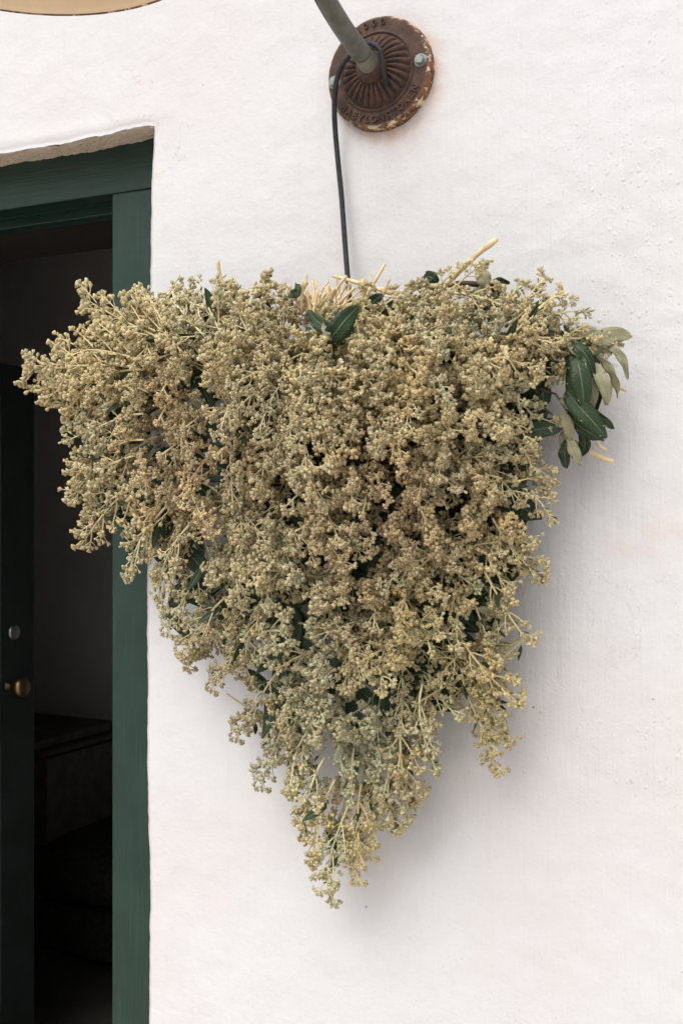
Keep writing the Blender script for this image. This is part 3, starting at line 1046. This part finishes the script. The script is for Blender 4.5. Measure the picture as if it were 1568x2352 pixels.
for pts, wpx, face, roll in [
    ([(1116, 664, -.075), (1112, 645, -.08), (1104, 625, -.08), (1092, 606, -.07)], 31, 'under', 0.2),
    ([(1120, 672, -.07), (1135, 655, -.075), (1150, 648, -.075), (1170, 650, -.07)], 26, 'top', 0.3),
    ([(1112, 680, -.085), (1122, 700, -.09), (1128, 725, -.09), (1126, 750, -.085)], 25, 'top', 0.0),
    ([(1108, 655, -.07), (1096, 668, -.07), (1080, 676, -.07), (1066, 672, -.065)], 17, 'under', 0.5),
    ([(1105, 690, -.09), (1098, 715, -.095), (1100, 740, -.095), (1108, 760, -.09)], 22, 'top', 0.2)]:
    hand_leaf(sg, pts, wpx, face, roll)
twig(sg, [(1110, 780, -0.08), (1112, 720, -0.08), (1116, 668, -0.076)], 0.0015)
sg = tag(empty('leafy_sprig', V(at(985, 700, -0.07))), 'short sprig of bright green leaves left of the dark hoop', 'sprig')
for pts, wpx, face, roll in [
    ([(1005, 650, -.075), (995, 640, -.08), (982, 636, -.08), (966, 645, -.07)], 26, 'top', 0.1),
    ([(985, 680, -.075), (975, 672, -.08), (968, 660, -.08), (965, 648, -.07)], 22, 'top', 0.4),
    ([(1000, 700, -.08), (1008, 685, -.085), (1018, 672, -.085), (1022, 660, -.08)], 24, 'top', -0.2)]:
    hand_leaf(sg, pts, wpx, face, roll)
twig(sg, [(990, 760, -0.08), (988, 710, -0.078), (992, 655, -0.075)], 0.0014)
sg = tag(empty('curled_leaf', V(at(670, 690, -0.08))), 'single small dark curled leaf standing left of the straw tuft', 'leaf')
hand_leaf(sg, [(664, 676, -.10), (676, 675, -.102), (684, 665, -.10), (680, 650, -.095)], 20, 'top', 0.2)
twig(sg, [(650, 700, -0.10), (656, 684, -0.10), (664, 676, -0.10)], 0.0008)

# ------------------------------------------------------------------ flower sprays: prototypes
def bud_template(kind):
    n = 8
    if kind == 0:      # closed round bud
        rings = [(0.22, 0.0, 0), (0.50, 0.24, 0.02), (0.95, 0.60, 0.14), (0.94, 0.82, 0.24), (0.58, 0.97, 0.30), (0.16, 0.95, 0.2)]
    elif kind == 1:    # just opening, lobes apart
        rings = [(0.22, 0.0, 0), (0.48, 0.26, 0.02), (0.98, 0.66, 0.18), (1.08, 0.86, 0.34), (0.80, 1.02, 0.42), (0.32, 0.84, 0.2)]
    else:              # narrow unopened
        rings = [(0.22, 0.0, 0), (0.46, 0.28, 0.02), (0.76, 0.68, 0.10), (0.68, 0.92, 0.20), (0.36, 1.06, 0.28), (0.10, 1.08, 0.1)]
    v, f, c = [], [], []
    for i, (r, h, lob) in enumerate(rings):
        for k in range(n):
            a = 2 * math.pi * k / n + 0.12 * i
            rr = r * (1 + (lob if k % 2 == 0 else -lob * 1.15))
            hh = h + (0.06 if (k % 2 == 0 and i >= 3) else 0.0)
            v.append((rr * math.cos(a), rr * math.sin(a), hh))
            tip = (0.86, 0.84, 0.78) if i < 2 else ((1.05, 1.04, 1.0) if k % 2 == 0 else (0.85, 0.78, 0.67))
            if i >= 5:
                tip = (0.55, 0.40, 0.28)
            c.append(tip)
    v.append((0, 0, rings[-1][1] - 0.03)); c.append((0.50, 0.36, 0.26))
    last = len(v) - 1
    m_ = len(rings)
    for i in range(m_ - 1):
        for k in range(n):
            k2 = (k + 1) % n
            f.append((i * n + k, i * n + k2, (i + 1) * n + k2, (i + 1) * n + k))
    for k in range(n):
        f.append(((m_ - 1) * n + k, (m_ - 1) * n + (k + 1) % n, last))
    return np.array(v), f, np.array(c)


BUDS = [bud_template(k) for k in range(3)]


def basis(d, rnd):
    d = d / np.linalg.norm(d)
    a = np.array([rnd.gauss(0, 1), rnd.gauss(0, 1), rnd.gauss(0, 1)])
    a -= d * (a @ d); a /= np.linalg.norm(a)
    return np.stack([a, np.cross(d, a), d], axis=1)


def tint_mesh(name, v, f, c, mat):
    me = bpy.data.meshes.new(name)
    me.from_pydata(v.tolist() if hasattr(v, 'tolist') else v, [], f)
    me.polygons.foreach_set('use_smooth', [True] * len(me.polygons))
    a = me.attributes.new('tint', 'FLOAT_COLOR', 'POINT')
    c4 = np.concatenate([np.asarray(c), np.ones((len(c), 1))], axis=1).astype(np.float32)
    a.data.foreach_set('color', c4.ravel())
    me.materials.append(mat)
    me.update()
    return me


def make_spray(seed, L, droop, dense, flat):
    rnd = random.Random(seed)
    size = rnd.choice([0.86, 0.95, 1.0, 1.06, 1.16])
    wts = rnd.choice([(0.6, 0.2, 0.2), (0.3, 0.55, 0.15), (0.45, 0.1, 0.45), (0.5, 0.3, 0.2)])
    bv, bf, bcol, nb = [], [], [], 0
    stem = MB(); scol = []
    brv = MB(); bruv = []

    def add_bud(p, d, s):
        nonlocal nb
        kind = rnd.choices([0, 1, 2], wts)[0]
        s = s * size * (rnd.uniform(0.55, 0.8) if rnd.random() < 0.12 else 1.0)
        tv, tf, tc = BUDS[kind]
        B = basis(d, rnd)
        rad = 0.00256 * s * rnd.uniform(0.85, 1.12)
        ln = 0.0060 * s * rnd.uniform(0.85, 1.12)
        w = (tv * np.array([rad, rad, ln])) @ B.T + p
        bv.append(w)
        bf.extend([tuple(i + nb for i in fc) for fc in tf])
        k = rnd.uniform(0.78, 1.12)
        hue = rnd.gauss(0, 0.03)
        bcol.append(np.clip(tc * np.array([k * (1 + hue), k, k * (1 - 1.5 * hue)]), 0, 1.4))
        nb += len(tv)

    def add_tube(pts, r0, r1, n=5):
        m = len(pts)
        rad = [r0 + (r1 - r0) * i / (m - 1) for i in range(m)]
        vf = tube(pts, rad, n, True)
        stem.add(vf)
        k = rnd.uniform(0.9, 1.1)
        scol.extend([(k, k, k)] * len(vf[0]))

    def cluster(p, d, n, s=1.0):
        add_bud(p, d, s)
        B = basis(d, rnd)
        ph = rnd.uniform(0, 6.28)
        for i in range(n - 1):
            a = ph + 2 * math.pi * i / max(1, n - 1) + rnd.uniform(-0.3, 0.3)
            rad = B[:, 0] * math.cos(a) + B[:, 1] * math.sin(a)
            dd = d * 0.75 + rad * rnd.uniform(0.6, 1.0)
            dd /= np.linalg.norm(dd)
            back = rnd.uniform(0.0005, 0.0035)
            add_bud(p - d * back + rad * 0.0010, dd, s * rnd.uniform(0.8, 1.05))

    def bract(p, d, ln):
        B = basis(d, rnd)
        mid = [p + d * ln * t + B[:, 0] * ln * 0.25 * t * t for t in (0, 0.35, 0.7, 1.0)]
        s = B[:, 1] * ln * 0.16
        v = [mid[0], mid[1] + s, mid[1] - s, mid[2] + s * 0.8, mid[2] - s * 0.8, mid[3]]
        v2 = [q - B[:, 0] * 0.0004 for q in v]
        F_ = [(0, 1, 2), (1, 3, 4, 2), (3, 5, 4)]
        brv.add((v + v2, F_ + [tuple(i + 6 for i in reversed(q)) for q in F_]))

    # main axis
    N = 18
    ax = [np.zeros(3)]
    wob = rnd.uniform(-0.25, 0.25)
    dirs = []
    for i in range(N):
        s = i / N
        pit = -droop * s + 0.10 * math.sin(s * 5 + seed)
        yaw = wob * math.sin(s * 3.0 + 1)
        d = np.array([math.cos(pit) * math.cos(yaw), math.cos(pit) * math.sin(yaw), math.sin(pit)])
        dirs.append(d)
        ax.append(ax[-1] + d * L / N)
    # straighten so that the tip lies on +X at distance L (kept simple: rotate/scale chord)
    tip = ax[-1]
    ch = np.linalg.norm(tip)
    q = Vector(tip).rotation_difference(Vector((1, 0, 0)))
    sc_ = L / ch
    ax = [np.array(q @ Vector(p)) * sc_ for p in ax]
    dirs = [np.array(q @ Vector(d)) for d in dirs]
    add_tube(ax, 0.0016, 0.0008, 6)

    def on_axis(s):
        x = min(max(s, 0), 0.9999) * N
        i = int(x)
        return ax[i] + (ax[i + 1] - ax[i]) * (x - i), dirs[min(i, N - 1)]

    s = 0.16 + rnd.uniform(0, 0.04)
    phase = rnd.uniform(-0.3, 0.3)
    while s < 0.975:
        p, d = on_axis(s)
        B = basis(d, random.Random(seed * 7 + 1)) if False else np.stack([np.cross(np.array([0, 0, 1.0]), d), np.cross(d, np.cross(np.array([0, 0, 1.0]), d)), d], axis=1)
        l0 = L * (0.29 * (1 - s) ** 0.7 + 0.075) * min(1.0, 0.55 + s * 2.2)
        for side in (0, math.pi):
            if rnd.random() < 0.07:
                continue
            a = phase + side + rnd.uniform(-0.35, 0.35)
            out = B[:, 0] * math.cos(a) + B[:, 1] * math.sin(a)
            l = l0 * rnd.uniform(0.75, 1.2)
            inpl = abs(out[1]) if flat == 'XY' else abs(out[2])
            l *= 0.42 + 0.72 * inpl
            ang0 = math.radians(rnd.uniform(34, 52))
            pts, bd = [p], []
            K = 6
            for i in range(K):
                ang = ang0 * (1 - 0.5 * i / K)
                dd = d * math.cos(ang) + out * math.sin(ang) + np.array([0, 0, -0.10 * i / K])
                dd /= np.linalg.norm(dd)
                bd.append(dd)
                pts.append(pts[-1] + dd * l / K)
            add_tube(pts, 0.00105, 0.0007, 5)
            if rnd.random() < 0.75:
                bract(p, out * 0.8 + d * 0.5, rnd.uniform(0.007, 0.013))
            # secondary stalks
            step = 0.0094 / dense
            u = step * rnd.uniform(0.5, 0.8) + 0.36 * l
            ph2 = rnd.uniform(0, 6.28)
            while u < l - 0.003:
                x = u / l * K
                i = min(int(x), K - 1)
                pp = pts[i] + (pts[i + 1] - pts[i]) * (x - i)
                dd = bd[i]
                B2 = basis(dd, rnd)
                for sd2 in (0, math.pi):
                    if rnd.random() < 0.06:
                        continue
                    aa = ph2 + sd2 + rnd.uniform(-0.3, 0.3)
                    o2 = B2[:, 0] * math.cos(aa) + B2[:, 1] * math.sin(aa)
                    pl = rnd.uniform(0.0066, 0.0118) * (1.25 - 0.5 * u / l)
                    d2 = dd * 0.72 + o2 * 0.70
                    d2 /= np.linalg.norm(d2)
                    e = pp + d2 * pl
                    add_tube([pp, pp + d2 * pl * 0.5 + o2 * 0.0004, e], 0.00068, 0.00052, 4)
                    cluster(e, d2, rnd.choice([1, 2, 3, 3, 4, 4]))
                ph2 += math.pi / 2
                u += step * rnd.uniform(0.85, 1.25)
            cluster(pts[-1], bd[-1], rnd.choice([3, 3, 4]))
        phase += math.pi / 2
        s += 0.0172 / L * (1.15 - 0.35 * s) / dense ** 0.5
    cluster(ax[-1], dirs[-1], 5)
    bud_me = tint_mesh('flower_buds', np.concatenate(bv), bf, np.concatenate(bcol), M['bud'])
    ns = len(stem.f)
    stem.add((brv.v, brv.f))
    scol.extend([(1, 1, 1)] * len(brv.v))
    stem_me = tint_mesh('stem', np.array(stem.v), stem.f, np.array(scol), M['stem'])
    stem_me.materials.append(M['bract'])
    stem_me.polygons.foreach_set('material_index', [0] * ns + [1] * (len(stem.f) - ns))
    return dict(L=L, buds=bud_me, stem=stem_me, flat=flat, n=nb)


PROTO = []
for i, (L, dr, dn) in enumerate([(0.10, 0.3, 1.0), (0.10, 0.7, 1.1), (0.125, 0.25, 1.0), (0.125, 0.8, 0.95), (0.125, 0.5, 1.1), (0.15, 0.35, 1.0), (0.15, 0.9, 1.0), (0.15, 0.6, 0.9),
                                 (0.18, 0.4, 0.95), (0.18, 0.8, 0.9), (0.18, 0.2, 0.95), (0.215, 0.5, 0.9), (0.215, 0.85, 0.85)]):
    PROTO.append(make_spray(100 + i, L, dr, dn, 'XY'))
    PROTO.append(make_spray(200 + i, L, dr, dn, 'XZ'))

# ------------------------------------------------------------------ flower sprays: the bunch
OUT = np.array([(195, 652), (300, 640), (400, 650), (440, 632), (520, 640), (610, 625), (650, 642), (680, 695), (705, 735), (745, 775), (800, 735), (830, 695), (890, 670), (990, 645), (1050, 665), (1110, 660), (1200, 628), (1252, 628), (1290, 662),
                (1345, 712), (1420, 785), (1378, 830), (1300, 900), (1288, 990), (1266, 1050), (1275, 1110), (1262, 1190), (1245, 1250), (1240, 1330), (1190, 1380), (1208, 1468), (1140, 1440), (1165, 1550), (1125, 1560), (1188, 1615), (1130, 1640),
                (1165, 1700), (1140, 1758), (1080, 1700), (1040, 1690), (1000, 1770), (950, 1760), (945, 1840), (905, 1900), (850, 1950), (820, 2005), (795, 1990), (758, 2065), (735, 2030), (715, 1990), (690, 1920), (700, 1870), (660, 1830), (650, 1780),
                (600, 1790), (562, 1720), (545, 1680), (555, 1600), (490, 1568), (500, 1530), (430, 1522), (410, 1480), (385, 1440), (400, 1390), (365, 1380), (330, 1322), (290, 1332), (300, 1272), (240, 1240), (185, 1255), (190, 1180), (160, 1150),
                (160, 1080), (180, 1050), (150, 1010), (150, 960), (105, 910), (65, 847), (150, 800), (235, 740), (250, 700)], float)


def inside(x, y):
    a, b = OUT, np.roll(OUT, -1, axis=0)
    c = ((a[:, 1] > y) != (b[:, 1] > y)) & (x < (b[:, 0] - a[:, 0]) * (y - a[:, 1]) / (b[:, 1] - a[:, 1] + 1e-9) + a[:, 0])
    return bool(c.sum() % 2)


def edge_dist(x, y):
    a, b = OUT, np.roll(OUT, -1, axis=0)
    p = np.array([x, y])
    ab = b - a
    t = np.clip(((p - a) * ab).sum(1) / ((ab ** 2).sum(1) + 1e-9), 0, 1)
    return float(np.sqrt((((a + ab * t[:, None]) - p) ** 2).sum(1)).min())


def bulge(x, y):
    d = edge_dist(x, y) if inside(x, y) else 0.0
    k = 1.05 - 0.40 * max(0, (y - 900) / 1150)
    return (0.055 + 0.165 * (1 - math.exp(-d / 130))) * k


ZC = [  # colour zones: x, y, radius, colour
    (440, 1100, 120, (0.50, 0.36, 0.22)), (350, 930, 110, (0.43, 0.315, 0.18)), (940, 1150, 170, (0.40, 0.285, 0.165)), (640, 1650, 110, (0.38, 0.285, 0.155)),
    (830, 1400, 90, (0.36, 0.27, 0.16)), (620, 1470, 110, (0.47, 0.43, 0.27)), (690, 1590, 110, (0.48, 0.43, 0.285)), (800, 1750, 130, (0.44, 0.43, 0.285)), (480, 1500, 80, (0.40, 0.32, 0.185)),
    (1080, 1000, 150, (0.54, 0.455, 0.27)), (1010, 1500, 170, (0.53, 0.45, 0.25)), (250, 830, 180, (0.55, 0.455, 0.265)), (1180, 1250, 120, (0.56, 0.465, 0.27)), (760, 1950, 120, (0.48, 0.40, 0.21)), (1120, 1650, 100, (0.46, 0.39, 0.20))]
BASECOL = (0.655, 0.60, 0.395)


def spray_colour(x, y, rnd):
    c = np.array(BASECOL)
    for zx, zy, zr, zc in ZC:
        w = math.exp(-(((x - zx) ** 2 + (y - zy) ** 2) / (zr * zr)))
        c = c + (np.array(zc) * np.array([1.26, 1.36, 1.46]) - c) * min(1, w * 0.85)
    k = rnd.uniform(0.86, 1.12)
    h = rnd.gauss(0, 0.03)
    c = c * np.array([k * (1 + h), k, k * (1 - h)])
    return c


USED = {}
VERT = ['at the top of', 'one tenth down', 'a fifth down', 'three tenths down', 'two fifths down', 'halfway down', 'three fifths down', 'seven tenths down', 'four fifths down', 'nine tenths down', 'at the bottom of']
DIRS = ['right', 'down right', 'straight down', 'down left', 'left', 'up left', 'up', 'up right']


def where(x, y):
    lv = VERT[max(0, min(10, int(round((y - 640) / 142.0))))]
    row = [q for q in range(60, 1440, 10) if inside(q, y)]
    u = (x - row[0]) / max(1, row[-1] - row[0]) if row else 0.5
    return lv, ['left edge', 'far left', 'left of middle', 'middle', 'right of middle', 'far right', 'right edge'][max(0, min(6, int(u * 7)))]


def zone_label(x, y, c, deep=False, ang=0.0, ln=0.15, what='flower spray'):
    tone = 'brownish' if c[1] / c[0] < 0.80 else ('grey-green' if c[1] / c[0] > 0.915 else 'straw-coloured')
    if what != 'flower spray':
        tone = 'dark green'
    lv, h_ = where(x, y)
    dr = DIRS[int(round((ang % (2 * math.pi)) / (math.pi / 4))) % 8]
    k = 'deep ' if deep else ''
    z = 'short' if ln < 0.125 else ('long' if ln > 0.16 else 'middling')
    for q in (f'{k}{tone} {what} {lv} the bunch, {h_}', f'{k}{tone} {what} {lv} the bunch, {h_}, pointing {dr}', f'{k}{z} {tone} {what} {lv} the bunch, {h_}, pointing {dr}'):
        if q not in USED:
            break
    USED[q] = USED.get(q, 0) + 1
    return q


rs = random.Random(5)
COUNT = 0


def place(tip, base, tipY, baseY, label=None, leaves=3, colour=None, group=None, deep=False):
    """one spray from base (px,py) to tip (px,py)"""
    global COUNT
    p0, p1 = at(base[0], base[1], -baseY), at(tip[0], tip[1], -tipY)
    d = p1 - p0
    ln = float(np.linalg.norm(d))
    hang = abs(d[2]) / ln > 0.62
    best = sorted([q for q in PROTO if q['flat'] == ('XY' if hang else 'XZ')], key=lambda q: abs(math.log(q['L'] / ln)) + rs.uniform(0, 0.16))[0]
    s = ln / best['L']
    X = V(d).normalized()
    # droop of the prototypes is towards local -Z: down for sprays that reach out sideways, back to the wall for hanging ones
    down = Vector((0.45, 0.9, -0.2)) if hang else Vector((0, 0, -1))
    down += Vector((rs.gauss(0, 0.25), rs.gauss(0, 0.25), rs.gauss(0, 0.25)))
    Z = -(down - X * down.dot(X))
    if Z.length < 0.15:
        Z = Vector((rs.uniform(-1, 1), -1, rs.uniform(-1, 1)))
        Z = Z - X * Z.dot(X)
    Z.normalize()
    Y = Z.cross(X)
    rot = Matrix((X, Y, Z)).transposed()
    root = empty('dried_flower_spray', V(p0))
    root.rotation_mode = 'QUATERNION'
    root.rotation_quaternion = rot.to_quaternion()
    root.scale = (s, s * rs.uniform(0.9, 1.12), s * rs.uniform(0.9, 1.12))
    c = spray_colour(tip[0] * 0.75 + base[0] * 0.25, tip[1] * 0.75 + base[1] * 0.25, rs) if colour is None else np.array(colour)
    lab = label or zone_label(tip[0], tip[1], c, deep, math.atan2(tip[1] - base[1], tip[0] - base[0]), ln)
    tag(root, lab, 'flower spray', group or ('dried flower sprays filling the basket' if label is None else 'dried flower sprays with tips standing clear of the bunch'))
    o = obj('stem', best['stem'], None, root)
    sc = c * np.array([1.12, 1.07, 0.96])
    o.color = (sc[0], sc[1], sc[2], 1)
    o = obj('flower_buds', best['buds'], None, root)
    o.color = (c[0], c[1], c[2], 1)
    o['kind'] = 'stuff'
    for k in range(leaves):
        lf = obj('leaf', rs.choice(LEAVES), None, root)
        t = rs.uniform(0.02, 0.6)
        sl = rs.uniform(0.018, 0.042) / s
        a = rs.uniform(0, 6.28)
        el = rs.uniform(0.4, 1.0)
        q = Quaternion((1, 0, 0), a) @ Quaternion((0, 1, 0), -el) @ Quaternion((1, 0, 0), rs.uniform(-1.2, 1.2))
        lf.rotation_mode = 'QUATERNION'
        lf.rotation_quaternion = q
        lf.location = (t * best['L'], 0, 0)
        lf.scale = (sl, sl, sl)
    COUNT += 1


# sprays whose tips stand clear of the bunch
for tip, base, lab in [
    ((62, 860), (320, 848), 'straw coloured flower spray reaching farthest left across the dark doorway'),
    ((105, 905), (330, 850), 'straw coloured flower spray just below the one reaching farthest left'),
    ((197, 688), (405, 805), 'flower spray with its tip pointing up left at the upper left corner'),
    ((300, 676), (425, 815), 'flower spray rising over the green door frame at the top left'),
    ((236, 764), (430, 825), 'flower spray between the upper left corner and the farthest left tip'),
    ((150, 822), (380, 850), 'flower spray resting on top of the one reaching farthest left'),
    ((150, 965), (340, 900), 'flower spray drooping over the dark doorway below the farthest left tip'),
    ((154, 1012), (330, 950), 'flower spray at the left edge above the notch in the outline'),
    ((162, 1085), (330, 1010), 'flower spray pointing left at the middle of the left edge'),
    ((163, 1152), (330, 1040), 'flower spray second from bottom of those crossing the door opening'),
    ((186, 1253), (360, 1095), 'flower spray lowest of those crossing the door opening'),
    ((292, 1333), (380, 1165), 'flower spray hanging over the green jamb at the lower left'),
    ((366, 1380), (440, 1200), 'flower spray ending just right of the green jamb'),
    ((388, 1440), (470, 1290), 'flower spray at the left edge over the white wall, upper one'),
    ((432, 1522), (520, 1370), 'flower spray at the left edge over the white wall, lower one'),
    ((492, 1568), (590, 1430), 'flower spray ending at the step in the lower left outline'),
    ((547, 1682), (640, 1540), 'brownish flower spray sticking out left of the hanging point'),
    ((602, 1792), (670, 1620), 'brownish flower spray hanging at the lower left of the hanging point'),
    ((664, 1832), (720, 1660), 'flower spray hanging just left of the bottom tip, upper one'),
    ((692, 1925), (745, 1740), 'flower spray hanging just left of the bottom tip, middle one'),
    ((718, 1992), (770, 1790), 'flower spray hanging just left of the bottom tip, lowest one'),
    ((757, 2066), (800, 1850), 'flower spray forming the very bottom tip of the bunch'),
    ((820, 2008), (830, 1800), 'flower spray hanging just right of the bottom tip'),
    ((848, 1952), (870, 1760), 'flower spray second to the right of the bottom tip'),
    ((905, 1902), (900, 1710), 'flower spray third to the right of the bottom tip'),
    ((944, 1840), (920, 1650), 'flower spray fourth to the right of the bottom tip'),
    ((1002, 1772), (970, 1570), 'flower spray hanging alone between the bottom tip and the lower right tip'),
    ((1140, 1758), (1060, 1550), 'flower spray forming the lower right tip against the white wall'),
    ((1166, 1700), (1085, 1520), 'flower spray just above the lower right tip'),
    ((1189, 1614), (1060, 1470), 'flower spray pointing down right above the lower right tip'),
    ((1166, 1550), (1090, 1390), 'flower spray between two tips on the lower right edge'),
    ((1209, 1469), (1110, 1310), 'thin flower spray dangling alone at the right edge'),
    ((1242, 1330), (1130, 1190), 'flower spray at the right edge below the basket rim'),
    ((1264, 1192), (1120, 1090), 'flower spray pointing right under the hanging leaves'),
    ((1276, 1110), (1120, 1020), 'flower spray pointing right just below the wicker showing at the edge'),
    ((1420, 790), (1225, 775), 'flower spray reaching farthest right over the olive coloured leaf'),
    ((1360, 835), (1200, 780), 'flower spray hanging in front of the drooping leaves at the right'),
    ((1345, 718), (1190, 775), 'flower spray at the upper right edge above the farthest right tip'),
    ((1253, 638), (1160, 765), 'flower spray standing highest at the upper right corner'),
    ((1200, 652), (1125, 780), 'flower spray left of the highest one at the upper right corner'),
    ((1290, 672), (1160, 785), 'flower spray right of the highest one at the upper right corner'),
    ((610, 634), (640, 785), 'flower spray standing highest along the top left edge'),
    ((522, 650), (580, 785), 'flower spray rising beside the lone upright straw'),
    ((440, 642), (520, 785), 'flower spray rising left of the lone upright straw'),
    ((645, 656), (650, 790), 'flower spray rising beside the small dark curled leaf'),
    ((400, 662), (490, 790), 'small flower spray rising second left of the lone straw'),
    ((975, 692), (985, 820), 'flower spray rising in front of the bright green leaves at the hoop'),
    ((900, 700), (910, 820), 'flower spray rising right of the straw tuft')]:
    bt = 0.06 + 0.02 * rs.random()
    inx, iny = base
    bb = min(0.17, bulge(inx, iny) * 0.8)
    if tip[1] < 700:
        bt = 0.085 + 0.03 * rs.random()
    if tip[0] < 300:
        bt = 0.09 + 0.02 * rs.random()
    place(tip, base, bt, bb, lab, leaves=2)

# the mass of the bunch, laid in a deep and a surface layer
cen = np.array([790.0, 735.0])


def fill(spacing, shrink, lmin, lmax, ftip, fbase, leaves, tries=9000, seed=1):
    rr = random.Random(seed)
    pts = []
    for _ in range(tries):
        x, y = rr.uniform(60, 1430), rr.uniform(620, 2070)
        if not inside(x, y) or edge_dist(x, y) < (shrink if y > 820 else max(shrink, 36)):
            continue
        if (abs(x - 755) < 75 and y < 825) or (650 < x < 905 and y < 790) or (985 < x < 1125 and y < 752):
            continue
        if any((x - a) ** 2 + (y - b) ** 2 < spacing ** 2 for a, b in pts):
            continue
        pts.append((x, y))
    pts.sort(key=lambda q: q[1])
    for x, y in pts:
        d = np.array([x, y]) - cen
        dist = np.linalg.norm(d)
        d = d / (dist + 1e-6)
        if y < 790:
            up = np.array([0, -1.0])
            k = min(1, (790 - y) / 130)
            d = d * (1 - 0.6 * k) + up * 0.6 * k
        else:
            d = d + np.array([0, 0.12])
        ang = math.atan2(d[1], d[0]) + rr.gauss(0, 0.45 if edge_dist(x, y) < 110 else 0.75)
        L = rr.uniform(lmin, lmax)
        # sprays near the crown of the bunch come straight out at the viewer
        if dist < 260:
            L *= 0.45 + 0.55 * dist / 260
        facing = rr.random() < 0.16
        for zx, zy, zr, _c in ZC[:5]:
            if (x - zx) ** 2 + (y - zy) ** 2 < (zr * 0.9) ** 2:
                facing = rr.random() < 0.75
        if facing:
            L *= 0.35
        bx, by = x - math.cos(ang) * L, y - math.sin(ang) * L
        bt = bulge(x, y) * ftip + rr.uniform(-0.012, 0.012)
        bb = bulge(bx, by) * fbase
        if facing:
            bt += 0.01
            bb = max(0.03, bt - 0.115)
        place((x, y), (bx, by), max(0.03, bt), max(0.025, min(bb, 0.17)), None, leaves, deep=ftip < 0.9)


# leafy sprigs deep inside, seen only as dark green in the gaps
rg = random.Random(21)
pts = []
for _ in range(4000):
    x, y = rg.uniform(120, 1350), rg.uniform(700, 1950)
    if inside(x, y) and edge_dist(x, y) > 74 and y < 1540 and not (x < 640 and y > 1340) and not any((x - a) ** 2 + (y - b) ** 2 < 98 ** 2 for a, b in pts):
        pts.append((x, y))
for x, y in pts:
    Yd = 0.30 * bulge(x, y) + 0.012
    root = empty('inner_leafy_sprig', V(at(x, y, -Yd)))
    dx = np.array([x, y]) - np.array([790, 735]); an = math.atan2(dx[1] + 120, dx[0])
    tag(root, zone_label(x, y, (1, 1, 1), True, an, 0.1, 'leafy sprig'), 'sprig', 'leafy sprigs deep inside the bunch')
    w = MB(); w.add(tube([(0, 0, 0), (0.035 * math.cos(an), 0, -0.035 * math.sin(an)), (0.05 * math.cos(an), -0.005, -0.05 * math.sin(an))], [0.002, 0.0016, 0.001], 5)); w.build('twig', M['stem_brown'], root)
    for k in range(12):
        for _t in range(12):
            t = rg.uniform(0, 0.075)
            a = an + rg.gauss(0, 0.9 + 0.2 * _t)
            sl = rg.uniform(0.045, 0.08) * (1 - 0.04 * _t)
            ex_, ey_ = x + (t * math.cos(an) + sl * math.cos(a)) / 0.0006, y + (t * math.sin(an) + sl * math.sin(a)) / 0.0006
            ok = inside(ex_, ey_) and edge_dist(ex_, ey_) > 62
            if ok:
                break
        if not ok:
            continue
        lf = obj('leaf', rg.choice(LEAVES), None, root)
        lf.location = (t * math.cos(an), -0.1 * t, -t * math.sin(an))
        X = Vector((math.cos(a), rg.uniform(-0.15, 0.15), -math.sin(a))).normalized()
        Zv = Vector((rg.gauss(0, 0.4), -1, rg.gauss(0, 0.4) + 0.3)); Zv = (Zv - X * Zv.dot(X)).normalized()
        lf.rotation_mode = 'QUATERNION'
        lf.rotation_quaternion = Matrix((X, Zv.cross(X), Zv)).transposed().to_quaternion()
        lf.scale = (sl, sl * 1.3, sl)

fill(105, 30, 190, 260, 0.55, 0.36, 2, seed=3)
fill(57, 12, 125, 250, 1.0, 0.44, 1, seed=8)
for tip, base, tY in [((735, 985), (752, 830), 0.20), ((698, 1000), (735, 850), 0.20), ((772, 1015), (775, 860), 0.205), ((742, 925), (765, 800), 0.185), ((712, 905), (735, 800), 0.18), ((760, 1075), (760, 930), 0.21), ((705, 1085), (725, 930), 0.21)]:
    place(tip, base, tY, tY - 0.06, None, 1)
print('SPRAYS', COUNT, 'BUDS/PROTO', [q['n'] // 49 for q in PROTO])
